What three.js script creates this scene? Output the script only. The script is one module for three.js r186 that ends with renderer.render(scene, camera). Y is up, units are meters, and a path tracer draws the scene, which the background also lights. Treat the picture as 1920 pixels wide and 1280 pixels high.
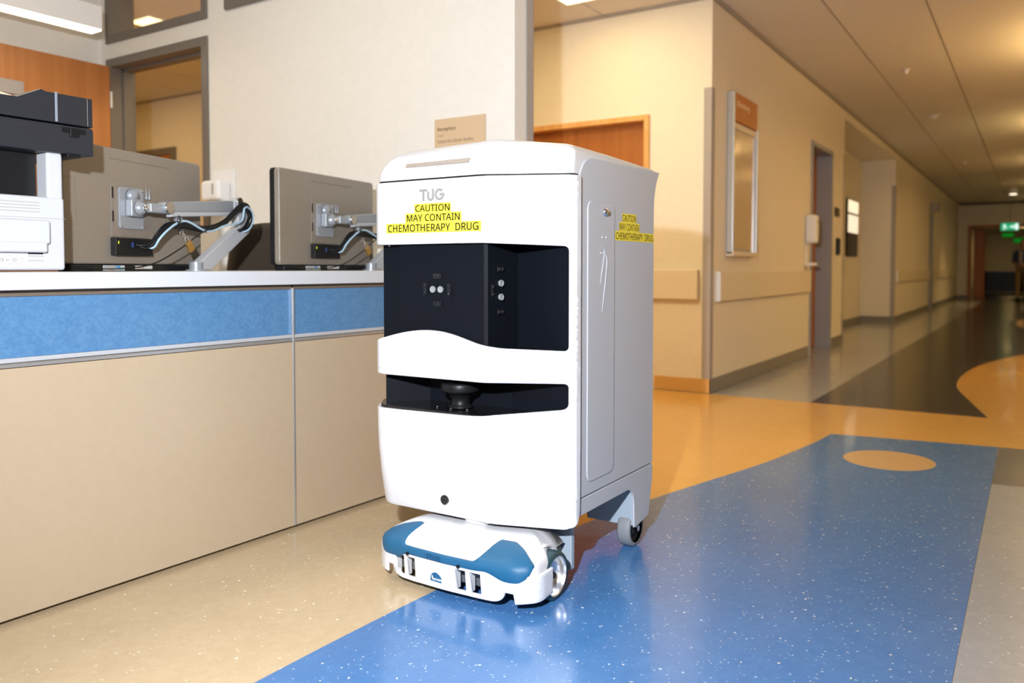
import * as THREE from 'three';
import { RoundedBoxGeometry } from 'three/addons/geometries/RoundedBoxGeometry.js';
import { TextGeometry } from 'three/addons/geometries/TextGeometry.js';
import { FontLoader } from 'three/addons/loaders/FontLoader.js';
import { TessellateModifier } from 'three/addons/modifiers/TessellateModifier.js';
import { mergeGeometries, mergeVertices, toCreasedNormals } from 'three/addons/utils/BufferGeometryUtils.js';
import { MarchingCubes } from 'three/addons/objects/MarchingCubes.js';
import { RectAreaLightUniformsLib } from 'three/addons/lights/RectAreaLightUniformsLib.js';

// ---------------------------------------------------------------- camera, light, exposure
const scene = new THREE.Scene();
scene.background = new THREE.Color(0x000000);
RectAreaLightUniformsLib.init();
const renderer = new THREE.WebGLRenderer({ antialias: true });
renderer.toneMapping = THREE.LinearToneMapping;
renderer.toneMappingExposure = 1.0;
renderer.shadowMap.enabled = true;

const FPX = 1520;                                    // focal length in pixels of a 1920 x 1280 frame
const camera = new THREE.PerspectiveCamera(2 * Math.atan(640 / FPX) * 180 / Math.PI, 1.5, 0.05, 120);
camera.position.set(0, 0.875, 0);
camera.rotation.set(-2.1476 * Math.PI / 180, 32.793 * Math.PI / 180, 0, 'YXZ');
camera.setViewOffset(1920, 1280, 0, 80, 1920, 1280); // lens shifted a little, verticals stay upright
camera.focus = 2.15;
camera.userData.fStop = 2.6;

const WARM = new THREE.Color().setRGB(1.0, 0.66, 0.25);       // warm corridor lamps seen on daylight balance
const WARM_WHITE = new THREE.Color().setRGB(1.0, 0.86, 0.64);
const AMBER_WHITE = new THREE.Color().setRGB(1.0, 0.79, 0.43);  // hallway panels
const LIGHT = { flash: 36, flashX: -0.30, flashY: 1.26, flashZ: 0.06, pendant: 8, hall: 30, corridor: 84, reception: 33 };

const flash = new THREE.SpotLight(new THREE.Color().setRGB(0.945, 0.975, 1.03), LIGHT.flash, 0, 62 * Math.PI / 180, 0.75, 2);
flash.name = 'flash_beam';
flash.position.set(LIGHT.flashX, LIGHT.flashY, LIGHT.flashZ);
flash.target.position.set(-1.85, 0.72, -2.9);
flash.castShadow = true; flash.shadow.radius = 1.3; flash.shadow.mapSize.set(2048, 2048);
scene.add(flash, flash.target);

// ---------------------------------------------------------------- helpers
let seed = 1234567;
function rnd() { seed |= 0; seed = seed + 0x6D2B79F5 | 0; let t = Math.imul(seed ^ seed >>> 15, 1 | seed); t = t + Math.imul(t ^ t >>> 7, 61 | t) ^ t; return ((t ^ t >>> 14) >>> 0) / 4294967296; }
const V3 = (x, y, z) => new THREE.Vector3(x, y, z);
const lin = (r, g, b) => new THREE.Color().setRGB(r, g, b);
function mat(color, roughness = 0.6, extra = {}) { return new THREE.MeshPhysicalMaterial({ color, roughness, metalness: 0, ...extra }); }
const used = {};
function numbered(n) { if (!(n in used)) { used[n] = 0; return n; } used[n]++; return n + '_' + String(used[n]).padStart(3, '0'); }
function tag(o, label, category, group, kind) {
  o.userData.label = label; o.userData.category = category;
  if (group) o.userData.group = group;
  if (kind) o.userData.kind = kind;
  return o;
}
function mesh(name, geo, m, parent = scene) {
  const o = new THREE.Mesh(geo, m); o.name = parent === scene ? numbered(name) : name;
  o.castShadow = o.receiveShadow = true; parent.add(o); return o;
}
function thing(name, label, category, pos = [0, 0, 0], turn = 0, group, kind) {
  const g = new THREE.Group(); g.name = numbered(name); g.position.set(...pos); g.rotation.y = turn; scene.add(g);
  return tag(g, label, category, group, kind);
}
function dup(o, pos, turn, label) {
  const c = o.clone(); c.name = numbered(o.name.replace(/_\d{3}$/, '')); c.position.set(...pos); c.rotation.y = turn; scene.add(c);
  c.userData = { ...o.userData }; if (label) c.userData.label = label; return c;
}
// box between two corners, bevelled when r > 0
function box(x0, x1, y0, y1, z0, z1, r = 0) {
  const w = Math.abs(x1 - x0), h = Math.abs(y1 - y0), d = Math.abs(z1 - z0);
  const rr = Math.min(r, w * 0.49, h * 0.49, d * 0.49);
  const g = r > 0 ? new RoundedBoxGeometry(w, h, d, 2, rr) : new THREE.BoxGeometry(w, h, d);
  g.translate((x0 + x1) / 2, (y0 + y1) / 2, (z0 + z1) / 2); return g;
}
function merge(list) {
  const l = list.map((g) => { const n = g.index ? g.toNonIndexed() : g.clone(); for (const k of Object.keys(n.attributes)) if (!['position', 'normal', 'uv'].includes(k)) n.deleteAttribute(k); return n; });
  return mergeGeometries(l, false);
}
function tube(points, r, seg = 40, rad = 8, closed = false) { return new THREE.TubeGeometry(new THREE.CatmullRomCurve3(points.map((p) => V3(...p)), closed, 'centripetal'), seg, r, rad, closed); }
function cyl(r, h, x, y, z, axis = 'y', seg = 28, r2 = r) {
  const g = new THREE.CylinderGeometry(r2, r, h, seg);
  if (axis === 'x') g.rotateZ(-Math.PI / 2); if (axis === 'z') g.rotateX(Math.PI / 2);
  g.translate(x, y, z); return g;
}
function lathe(pts, seg = 36) { return new THREE.LatheGeometry(pts.map((p) => new THREE.Vector2(p[0], p[1])), seg); }
function rrect(x0, x1, y0, y1, r, Cls = THREE.Shape) {
  const s = new Cls(); const R = Array.isArray(r) ? r : [r, r, r, r];           // bl br tr tl
  s.moveTo(x0 + R[0], y0); s.lineTo(x1 - R[1], y0); s.quadraticCurveTo(x1, y0, x1, y0 + R[1]);
  s.lineTo(x1, y1 - R[2]); s.quadraticCurveTo(x1, y1, x1 - R[2], y1);
  s.lineTo(x0 + R[3], y1); s.quadraticCurveTo(x0, y1, x0, y1 - R[3]);
  s.lineTo(x0, y0 + R[0]); s.quadraticCurveTo(x0, y0, x0 + R[0], y0); return s;
}
function extrude(shape, depth, bevel = 0, seg = 2, curveSegments = 10) {
  return new THREE.ExtrudeGeometry(shape, { depth: depth - 2 * bevel, bevelEnabled: bevel > 0, bevelSize: bevel, bevelThickness: bevel, bevelOffset: -bevel, bevelSegments: seg, curveSegments }).translate(0, 0, bevel);
}
// an outline in (z, y) given thickness along x: shape x runs towards -z
function sideExtrude(shape, x0, x1, bevel = 0, seg = 2) { const g = extrude(shape, Math.abs(x1 - x0), bevel, seg, 14); g.rotateY(Math.PI / 2); g.translate(Math.min(x0, x1), 0, 0); return g; }
function dataTex(n, fn, srgb = true) {
  const d = new Uint8Array(n * n * 4);
  for (let j = 0; j < n; j++) for (let i = 0; i < n; i++) { const c = fn(i / n, j / n, i, j), k = (j * n + i) * 4; d[k] = c[0]; d[k + 1] = c[1]; d[k + 2] = c[2]; d[k + 3] = 255; }
  const t = new THREE.DataTexture(d, n, n); t.wrapS = t.wrapT = THREE.RepeatWrapping; t.magFilter = THREE.LinearFilter; t.minFilter = THREE.LinearMipmapLinearFilter; t.generateMipmaps = true;
  if (srgb) t.colorSpace = THREE.SRGBColorSpace; t.needsUpdate = true; return t;
}
function canvasTex(w, h, draw) {
  const c = document.createElement('canvas'); c.width = w; c.height = h; draw(c.getContext('2d'), w, h);
  const t = new THREE.CanvasTexture(c); t.colorSpace = THREE.SRGBColorSpace; return t;
}
// tileable value noise
function noiseField(n, cells, sd) {
  seed = sd; const g = Array.from({ length: cells * cells }, rnd);
  return (u, v) => { const x = u * cells, y = v * cells, i = Math.floor(x), j = Math.floor(y), f = x - i, h = y - j, s = f * f * (3 - 2 * f), t = h * h * (3 - 2 * h);
    const a = (p, q) => g[((q % cells) + cells) % cells * cells + ((p % cells) + cells) % cells];
    return (a(i, j) * (1 - s) + a(i + 1, j) * s) * (1 - t) + (a(i, j + 1) * (1 - s) + a(i + 1, j + 1) * s) * t; };
}
// vinyl sheet with chips pressed into it
function vinylTex(n, size, base, chips, perM2, sd, vary = 5) {
  const d = new Uint8Array(n * n * 4), nf = noiseField(n, 48, sd), nc = noiseField(n, 9, sd + 9), nx = noiseField(n, 200, sd + 19);
  for (let j = 0; j < n; j++) for (let i = 0; i < n; i++) { const u = i / n, v = j / n, w = (nf(u, v) - 0.5) * vary + (nc(u, v) - 0.5) * vary * 0.8 + (nx(u, v) - 0.5) * vary, k = (j * n + i) * 4; for (let c = 0; c < 3; c++) d[k + c] = Math.max(0, Math.min(255, base[c] + w)); d[k + 3] = 255; }
  seed = sd + 77; const count = Math.round(perM2 * size * size), px = n / size;
  for (let q = 0; q < count; q++) {
    const x = rnd() * n, y = rnd() * n, L = (0.0015 + rnd() * rnd() * 0.005) * px, W = L * (0.3 + rnd() * 0.4), a = rnd() * 6.28, col = chips[Math.floor(rnd() * chips.length)], op = 0.35 + rnd() * 0.65;
    const ca = Math.cos(a), sa = Math.sin(a), R = Math.ceil(L + 1);
    for (let dy = -R; dy <= R; dy++) for (let dx = -R; dx <= R; dx++) {
      const p = (dx * ca + dy * sa) / L, r = (-dx * sa + dy * ca) / W; if (Math.abs(p) + Math.abs(r) * 0.9 > 1) continue;
      const k = ((((Math.round(y) + dy) % n) + n) % n * n + (((Math.round(x) + dx) % n) + n) % n) * 4;
      for (let c = 0; c < 3; c++) d[k + c] = d[k + c] * (1 - op) + col[c] * op;
    }
  }
  const t = new THREE.DataTexture(d, n, n); t.wrapS = t.wrapT = THREE.RepeatWrapping; t.magFilter = THREE.LinearFilter; t.minFilter = THREE.LinearMipmapLinearFilter; t.generateMipmaps = true;
  t.colorSpace = THREE.SRGBColorSpace; t.repeat.set(1 / size, 1 / size); t.needsUpdate = true; return t;
}
const font = await new FontLoader().loadAsync('fonts/droid/droid_sans_bold.typeface.json');
const fontR = await new FontLoader().loadAsync('fonts/droid/droid_sans_regular.typeface.json');

// ---------------------------------------------------------------- materials
const M = {};
const paintN = noiseField(256, 40, 11), paintN2 = noiseField(256, 120, 12);
const paintTex = dataTex(256, (u, v) => { const w = 250 + (paintN(u, v) - 0.5) * 3 + (paintN2(u, v) - 0.5) * 3; return [w, w, w]; });
const paintBump = dataTex(256, (u, v) => { const w = 128 + (paintN2(u, v) - 0.5) * 120; return [w, w, w]; }, false);
M.wall = mat(lin(0.80, 0.74, 0.63), 0.62, { map: paintTex, bumpMap: paintBump, bumpScale: 0.0001 });
M.wallWhite = mat(lin(0.80, 0.775, 0.73), 0.62, { map: paintTex, bumpMap: paintBump, bumpScale: 0.0001 });
M.rail = mat(lin(0.74, 0.66, 0.52), 0.5);
M.baseGrey = mat(lin(0.20, 0.19, 0.175), 0.45);
M.baseYellow = mat(lin(0.62, 0.36, 0.12), 0.45);
M.frame = mat(lin(0.155, 0.135, 0.115), 0.42);
M.frameBlue = mat(lin(0.27, 0.28, 0.31), 0.42);
M.guard = mat(lin(0.36, 0.33, 0.32), 0.5);
M.alu = mat(lin(0.62, 0.64, 0.66), 0.34, { metalness: 0.85 });
M.aluPaint = mat(lin(0.50, 0.52, 0.55), 0.38, { metalness: 0.3 });
M.sonar = mat(lin(0.24, 0.25, 0.265), 0.45);
M.chrome = mat(lin(0.85, 0.85, 0.86), 0.09, { metalness: 1 });
M.rimMetal = mat(lin(0.75, 0.75, 0.76), 0.3, { metalness: 0.9 });
M.tile = mat(lin(0.74, 0.71, 0.66), 0.85, { map: paintTex, bumpMap: paintBump, bumpScale: 0.0004 });
M.tee = mat(lin(0.36, 0.33, 0.29), 0.6);
M.white = mat(lin(0.64, 0.65, 0.685), 0.34, { clearcoat: 0.25, clearcoatRoughness: 0.2 });
M.whitePlain = mat(lin(0.80, 0.80, 0.81), 0.42);
M.sideGrey = mat(lin(0.43, 0.45, 0.495), 0.42);
M.legGrey = mat(lin(0.30, 0.36, 0.42), 0.42);
M.black = mat(lin(0.007, 0.0075, 0.009), 0.42, { specularIntensity: 0.5 });
M.blackSat = mat(lin(0.0040, 0.0052, 0.0085), 0.5, { specularIntensity: 0.25 });
M.blackGloss = mat(lin(0.010, 0.010, 0.012), 0.16);
M.gapShade = mat(lin(0.022, 0.024, 0.026), 0.55);
M.tyre = mat(lin(0.016, 0.045, 0.055), 0.42);
M.tyreGrey = mat(lin(0.20, 0.215, 0.23), 0.5);
M.bumper = mat(lin(0.008, 0.095, 0.205), 0.5);
M.bumperText = mat(lin(0.009, 0.07, 0.165), 0.5);
M.logoGrey = mat(lin(0.25, 0.24, 0.235), 0.5);
M.counterWhite = mat(lin(0.50, 0.515, 0.545), 0.35)
M.printerWhite = mat(lin(0.50, 0.515, 0.55), 0.42);
M.reveal = mat(lin(0.13, 0.10, 0.075), 0.5);
M.gapDark = mat(lin(0.17, 0.145, 0.12), 0.7)
M.plinth = mat(lin(0.30, 0.22, 0.15), 0.5)
M.chassis = mat(lin(0.10, 0.102, 0.108), 0.5);
M.brass = mat(lin(0.62, 0.40, 0.13), 0.28, { metalness: 0.9 });
M.cablePale = mat(lin(0.38, 0.55, 0.68), 0.4);
M.skinDark = mat(lin(0.25, 0.14, 0.09), 0.6);
// wood veneer
function woodTex(c0, c1, sd) { const a = noiseField(512, 26, sd), b = noiseField(512, 6, sd + 3), e = noiseField(512, 90, sd + 5);
  return dataTex(512, (u, v) => { const w = 0.55 * a(u * 1, v * 0.08) + 0.25 * e(u, v * 0.06) + 0.2 * b(u, v); return c0.map((x, k) => x + (c1[k] - x) * w); }); }
M.woodDoor = mat(0xffffff, 0.5, { map: woodTex([196, 132, 74], [168, 106, 54], 31) });
M.woodDark = mat(0xffffff, 0.48, { map: woodTex([176, 108, 48], [150, 88, 36], 41) });
M.woodTrim = mat(0xffffff, 0.45, { map: woodTex([228, 180, 118], [206, 152, 88], 51) });
// floor sheets
M.fBeige = mat(0xffffff, 0.26, { map: vinylTex(1024, 0.9, [190, 170, 138], [[246, 240, 226], [250, 246, 238], [224, 210, 184]], 700, 101) });
M.fBlue = mat(0xffffff, 0.24, { map: vinylTex(2048, 1.5, [68, 116, 172], [[232, 238, 244], [206, 222, 238], [236, 226, 206], [170, 196, 226]], 1500, 202) });
M.fYellow = mat(0xffffff, 0.22, { map: vinylTex(512, 0.6, [216, 166, 88], [[240, 206, 150], [214, 160, 84]], 260, 303) });
M.fGrey = mat(0xffffff, 0.24, { map: vinylTex(1024, 0.9, [150, 154, 160], [[236, 234, 230], [206, 204, 200]], 520, 404) });
M.fSlate = mat(0xffffff, 0.22, { map: vinylTex(512, 0.6, [46, 46, 48], [[160, 164, 170], [90, 94, 100]], 300, 505) });
M.fDusk = mat(0xffffff, 0.24, { map: vinylTex(512, 0.6, [98, 102, 108], [[170, 174, 180]], 300, 707) });
M.fTan = mat(0xffffff, 0.24, { map: vinylTex(512, 0.6, [204, 168, 120], [[232, 210, 176]], 260, 606) });
for (const k of ['fBeige', 'fBlue', 'fYellow', 'fGrey', 'fSlate', 'fDusk', 'fTan']) { M[k].clearcoat = 0.35; M[k].clearcoatRoughness = 0.08; }
M.fSlate.clearcoat = 0.15;
// counter laminate and mottled blue panel
const lamN = noiseField(256, 60, 71);
M.laminate = mat(0xffffff, 0.34, { map: dataTex(256, (u, v) => { const w = (lamN(u, v) - 0.5) * 1.5; return [172 + w, 154 + w, 130 + w]; }) });
const bpA = noiseField(512, 40, 81), bpB = noiseField(512, 110, 82), bpC = noiseField(512, 14, 83);
const blueTex = dataTex(512, (u, v) => { const w = (bpA(u, v) - 0.5) * 10 + (bpB(u, v) - 0.5) * 12 + (bpC(u, v) - 0.5) * 5; return [78 + w, 120 + w, 160 + w * 0.8]; });
blueTex.repeat.set(3.2, 3.2);
M.bluePanel = mat(0xffffff, 0.3, { map: blueTex });
M.chip = mat(lin(0.012, 0.012, 0.013), 0.5);
function glow(color, k) { return new THREE.MeshStandardMaterial({ color: 0xffffff, emissive: color, emissiveIntensity: k, roughness: 0.6 }); }

// uv in metres for flat boxes, so that grain keeps its size
function boxUV(g, sx = 1, sy = 1) {
  const p = g.attributes.position, n = g.attributes.normal, uv = new Float32Array(p.count * 2);
  for (let i = 0; i < p.count; i++) { const ax = Math.abs(n.getX(i)), ay = Math.abs(n.getY(i)), az = Math.abs(n.getZ(i)); let u, v;
    if (ax >= ay && ax >= az) { u = p.getZ(i); v = p.getY(i); } else if (ay >= az) { u = p.getX(i); v = p.getZ(i); } else { u = p.getX(i); v = p.getY(i); }
    uv[2 * i] = u * sx; uv[2 * i + 1] = v * sy; }
  g.setAttribute('uv', new THREE.BufferAttribute(uv, 2)); return g;
}
const wallBox = (...a) => boxUV(box(...a), 0.8, 0.8);

// ---------------------------------------------------------------- room shell
const CX = -1.9, WZ = -2.955, HZ = -5.5, CH = 2.75, NH = 3.2, RX = 1.75, ENDZ = -27;
// floor: base slab and inlaid vinyl sheets
const floorG = thing('floor', 'vinyl sheet floor with blue, beige, yellow and grey inlaid fields', 'floor', [0, 0, 0], 0, undefined, 'structure');
mesh('slab', box(-9.6, RX + 0.15, -0.12, -0.003, -46, 3.2), M.fSlate, floorG);
function sheet(name, pts, m, y) {         // closed outline in (x, z)
  const s = new THREE.Shape(); pts.forEach((p, i) => i ? s.lineTo(p[0], -p[1]) : s.moveTo(p[0], -p[1]));
  const g = new THREE.ExtrudeGeometry(s, { depth: 0.003 + y, bevelEnabled: false, curveSegments: 24 }); g.rotateX(-Math.PI / 2); g.translate(0, -0.003, 0);
  return mesh(name, g, m, floorG);
}
const blueEdge = [[-1.375, -0.2], [-1.372, -0.7], [-1.369, -1.123], [-1.366, -1.362], [-1.352, -1.72], [-1.325, -2.05], [-1.293, -2.368], [-1.262, -2.56], [-1.207, -2.839], [-1.127, -3.169], [-1.003, -3.675], [-0.943, -4.03], [-0.905, -4.3], [-0.889, -4.5]];
const bc = new THREE.CatmullRomCurve3(blueEdge.map((p) => V3(p[0], 0, p[1]))).getPoints(70).map((p) => [p.x, p.z]);
sheet('beige_sheet', [[-9.5, 3.1], [-1.375, 3.1], ...bc.filter((p) => p[1] > -2.08), [-1.33, -2.08], [-2.05, -2.75], [-9.5, -2.95]], M.fBeige, 0);
sheet('yellow_sheet', [[-9.5, -2.95], [-2.05, -2.75], [-1.33, -2.08], [-1.2, -2.08], [-0.2, -4.4], [RX, -4.4], [RX, -5.48], [-9.5, -5.48]], M.fYellow, 0);
sheet('blue_sheet', [[-1.375, 3.1], ...bc, [-0.13, -4.605], [-0.13, 3.1]], M.fBlue, 0.0003);
sheet('light_grey_sheet', [[-0.129, 3.1], [-0.129, -3.8], [RX, -3.96], [RX, 3.1]], M.fGrey, 0.0002);
sheet('slate_sheet', [[-0.129, -3.801], [RX, -3.961], [RX, -4.74], [-0.129, -4.606]], M.fDusk, 0.0002);
const circ = (cx, cz, rx, rz, n = 56, turn = 0) => Array.from({ length: n }, (_, i) => { const a = i / n * Math.PI * 2; const x = Math.cos(a) * rx, z = Math.sin(a) * rz; return [cx + x * Math.cos(turn) - z * Math.sin(turn), cz + x * Math.sin(turn) + z * Math.cos(turn)]; });
sheet('tan_disc', circ(-0.543, -4.02, 0.192, 0.2), M.fTan, 0.0006);
sheet('light_grey_sheet', [[CX, -5.481], [-1.213, -5.481], [-1.2, -9], [-1.17, -12], [-1.15, -27], [CX - 0.8, -27], [CX - 0.8, -5.481]], M.fGrey, 0);
sheet('slate_sheet', [[-1.212, -5.481], [RX, -5.481], [RX, -27], [-1.149, -27], [-1.169, -12], [-1.199, -9]], M.fSlate, 0);
const diskE = new THREE.CatmullRomCurve3([[-0.214, -5.482], [-0.327, -6.038], [-0.44, -6.6], [-0.475, -6.9], [-0.487, -7.3], [-0.478, -7.6], [-0.435, -8.153], [-0.282, -8.991], [-0.073, -9.694], [0.3, -10.3], [0.9, -10.5], [1.5, -9.8], [1.74, -9.2]].map((p) => V3(p[0], 0, p[1]))).getPoints(60).map((p) => [p.x, p.z]);
sheet('yellow_sheet', [...diskE, [1.74, -5.482]], M.fYellow, 0.0002);
sheet('tan_sheet', circ(0.75, -15.3, 1.0, 2.6, 48), M.fTan, 0.0002);

// walls
const struct = (name, label, geo, m, category = 'wall') => tag(mesh(name, geo, m), label, category, undefined, 'structure');
const wt = 0.145;
struct('wall_reception', 'cream wall behind the counter with a doorway and high windows',
  merge([wallBox(-3.94, CX + 0.01, 0, NH, WZ - wt, WZ), wallBox(-5.1, -4.937, 0, NH, WZ - wt, WZ), wallBox(-4.937, -3.94, 2.158, 2.28, WZ - wt, WZ),
    wallBox(-4.937, -3.94, 2.28 + 0.74, NH, WZ - wt, WZ)]), M.wallWhite);
struct('wall_left', 'pale grey wall at the left end of the reception area', wallBox(-5.14, -5.0, 0, NH, WZ - 0.145, 3.1), M.wallWhite);
struct('wall_rear', 'plain cream wall behind the photographer', wallBox(-5.14, RX + 0.14, 0, NH, 3.05, 3.19), M.wallWhite);
struct('wall_right', 'cream wall on the far right side of the corridor', wallBox(RX, RX + 0.14, 0, NH, -46, 3.19), M.wall);
struct('wall_hall', 'cream wall facing the robot with a timber framed door', merge([wallBox(-2.394, CX, 0, CH + 0.05, HZ - 0.14, HZ), wallBox(-9.5, -3.62, 0, CH + 0.05, HZ - 0.14, HZ), wallBox(-3.62, -2.394, 1.947, CH + 0.05, HZ - 0.14, HZ)]), M.wall);
struct('wall_hall_end', 'far end wall of the side hallway', wallBox(-9.64, -9.5, 0, CH + 0.05, HZ - 0.14, WZ), M.wall);
struct('wall_hall_near', 'side hallway wall beyond the reception', wallBox(-9.5, -5.1, 0, CH + 0.05, WZ - wt, WZ), M.wall);
// corridor wall: door opening z -8.46 .. -9.46, recess z -10.15 .. -14.3
const D0 = -8.46, D1 = -9.46;
struct('wall_corridor', 'beige corridor wall with the framed directory and a timber door', merge([
  wallBox(CX - 0.2, CX, 0, CH + 0.05, D0, HZ - 0.14), wallBox(CX - 0.2, CX, 2.157, CH + 0.05, D1, D0), wallBox(CX - 0.2, CX, 0, CH + 0.05, -10.15, D1)]), M.wall);
struct('wall_bay', 'beige back wall of the recessed corridor bay', merge([wallBox(-2.54, -2.4, 0, CH + 0.05, -14.3, -10.0), wallBox(-2.4, CX - 0.2, 0, CH + 0.05, -10.15, -10.0)]), M.wall);
struct('wall_bay_side', 'pale short wall closing the recessed corridor bay', wallBox(-2.54, CX, 0, CH + 0.05, -14.45, -14.3), M.wall);
struct('wall_bay_head', 'lowered soffit over the recessed corridor bay', wallBox(-2.4, CX, 2.62, CH + 0.05, -14.3, -10.15), M.wall);
struct('wall_corridor_far', 'far beige corridor wall beyond the recessed bay', wallBox(CX - 0.2, CX, 0, CH + 0.05, -27, -14.45), M.wall);
struct('wall_end', 'dim wall across the far end of the corridor with a wide opening', merge([wallBox(CX, -1.62, 0, CH + 0.05, ENDZ - 0.2, ENDZ), wallBox(1.2, RX, 0, CH + 0.05, ENDZ - 0.2, ENDZ), wallBox(-1.62, 1.2, 2.1, CH + 0.05, ENDZ - 0.2, ENDZ)]), M.wall);
struct('wall_far', 'dark wall beyond the opening at the corridor end', merge([wallBox(-2.6, RX, 0, 2.8, -46.2, -46), wallBox(-2.6, -2.4, 0, 2.8, -46, ENDZ - 0.2)]), M.wall);

// ceilings
function tiledCeiling(name, label, x0, x1, z0, z1, px, pz, y) {
  const g = thing(name, label, 'ceiling', [0, 0, 0], 0, undefined, 'structure');
  mesh('backing_board', box(x0, x1, y + 0.03, y + 0.15, z1, z0), M.tile, g);
  const geos = {};
  for (let x = x0, i = 0; x < x1 - 0.05; x += px, i++) {
    for (let z = z0; z > z1 + 0.05; z -= pz) {
      const w = Math.min(px, x1 - x), d = Math.min(pz, z - z1), k = w.toFixed(3) + '_' + d.toFixed(3);
      geos[k] = geos[k] || boxUV(box(0.007, w - 0.007, 0, 0.028, -d + 0.0025, -0.0025), 0.8, 0.8);
      const t = mesh('ceiling_tile', geos[k], M.tile, g); t.position.set(x, y, z);
    }
    if (i) mesh('grid_tee', box(x - 0.012, x + 0.012, y + 0.008, y + 0.03, z1, z0), M.tee, g);
  }
  return g;
}
tiledCeiling('ceiling', 'suspended tile ceiling of the corridor', CX, RX, -2.955, ENDZ, 0.61, 1.22, CH);
tiledCeiling('ceiling', 'suspended tile ceiling of the side hallway', -9.44, CX, WZ - wt + 0.0, HZ, 0.61, 1.22, CH);
struct('ceiling', 'plain ceiling over the reception area', box(-5.14, RX + 0.14, NH, NH + 0.12, WZ - wt, 3.19), M.tile, 'ceiling');
struct('ceiling', 'plain dim ceiling past the corridor end', box(-2.6, RX, 2.7, 2.8, -46.2, ENDZ), M.tile, 'ceiling');
struct('trim_1', 'cream fascia stepping down to the corridor ceiling', wallBox(CX, RX, CH + 0.15, NH, WZ - 0.1, WZ), M.wall, 'fascia');
struct('trim_2', 'brown shadow trim where corridor wall meets the ceiling', box(CX, CX + 0.022, CH - 0.03, CH - 0.002, -27, HZ), M.tee, 'trim');
struct('trim_3', 'brown shadow trim where hallway wall meets the ceiling', box(-9.5, CX + 0.022, CH - 0.02, CH - 0.002, HZ, HZ + 0.018), M.tee, 'trim');

// baseboards, rails, corner guards
const coved = (x0, x1, z0, z1) => box(x0, x1, 0.001, 0.1, z0, z1, 0.004);
struct('baseboard_hall', 'yellow vinyl coved base under the hallway wall', coved(-2.31, CX + 0.012, HZ, HZ + 0.012), M.baseYellow, 'baseboard');
struct('baseboard_corridor', 'dark grey vinyl base along the corridor wall', merge([coved(CX, CX + 0.012, D0 + 0.06, HZ + 0.012), coved(CX, CX + 0.012, -10.15, D1 - 0.06), coved(-2.4, -2.388, -14.3, -10.15), coved(-2.4, CX + 0.012, -14.3, -14.288), coved(CX, CX + 0.012, -27, -14.3)]), M.baseGrey, 'baseboard');
struct('baseboard_end', 'dark grey vinyl base under the corridor end wall', merge([coved(CX, -1.62, ENDZ, ENDZ + 0.012), coved(1.2, RX, ENDZ, ENDZ + 0.012)]), M.baseGrey, 'baseboard');
function rail(label, axis, a, b, at, y0, y1) {
  const g = thing('crash_rail', label, 'rail', [0, 0, 0], 0, 'crash rails on the corridor walls');
  if (axis === 'z') { mesh('rail_face', box(at, at + 0.035, y0, y1, Math.min(a, b) + 0.01, Math.max(a, b) - 0.01, 0.008), M.rail, g); for (const e of [a - 0.012, b + 0.004]) mesh('end_cap', box(at, at + 0.036, y0 - 0.001, y1 + 0.001, e, e + 0.02, 0.006), M.whitePlain, g); }
  else { mesh('rail_face', box(Math.min(a, b) + 0.01, Math.max(a, b) - 0.01, y0, y1, at, at + 0.035, 0.008), M.rail, g); for (const e of [a, b - 0.02]) mesh('end_cap', box(e, e + 0.02, y0 - 0.001, y1 + 0.001, at, at + 0.036, 0.006), M.rail, g); }
  return g;
}
rail('cream crash rail on the corridor wall below the framed directory', 'z', -5.62, -8.38, CX, 0.64, 0.852);
rail('short cream crash rail beside the timber framed hallway door', 'x', -2.33, -1.98, HZ, 0.655, 0.867);
rail('cream crash rail on the far corridor wall past the bay', 'z', -14.5, -19.3, CX, 0.64, 0.852);
rail('cream crash rail beyond the hold-open door post', 'z', -19.7, -26.4, CX, 0.64, 0.852);
function guard(label, x, z, sx, sz, y0, y1, m = M.guard) {
  const g = thing('corner_guard', label, 'corner guard', [x, 0, z]);
  mesh('wing', box(0, sx * 0.05, y0, y1, 0, sz * 0.004, 0.0015), m, g); mesh('wing', box(0, sx * 0.004, y0, y1, 0, sz * 0.05, 0.0015), m, g); mesh('nose', cyl(0.006, y1 - y0, sx * 0.003, (y0 + y1) / 2, sz * 0.003, 'y', 14), m, g);
  return g;
}
{ // corner guards wrap the outer corner: each wing lies on its wall face
  const cg = (label, cx, cz, dx, dz, y0, y1) => { const g = thing('corner_guard', label, 'corner guard', [cx, 0, cz], 0, 'corner guards on the corridor wall');
    const t = 0.005, w = 0.055;
    mesh('wing', box(-dx * w, dx * t, y0, y1, 0, dz * t, 0.002), M.guard, g);        // on the face whose normal is dz
    mesh('wing', box(0, dx * t, y0, y1, -dz * w, dz * t, 0.002), M.guard, g); return g; };
  cg('tall grey corner guard between the directory and the hallway wall', CX, HZ, 1, 1, 0.1, 2.127);
  cg('tall grey corner guard at the near edge of the recessed bay', CX, -10.15, 1, -1, 0.1, 2.2);
  cg('tall grey corner guard at the far edge of the recessed bay', CX, -14.3, 1, 1, 0.1, 2.2);
  cg('full height pale guard on the end of the reception wall', CX + 0.01, WZ - wt, 1, -1, 0.0, CH);
}
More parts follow.
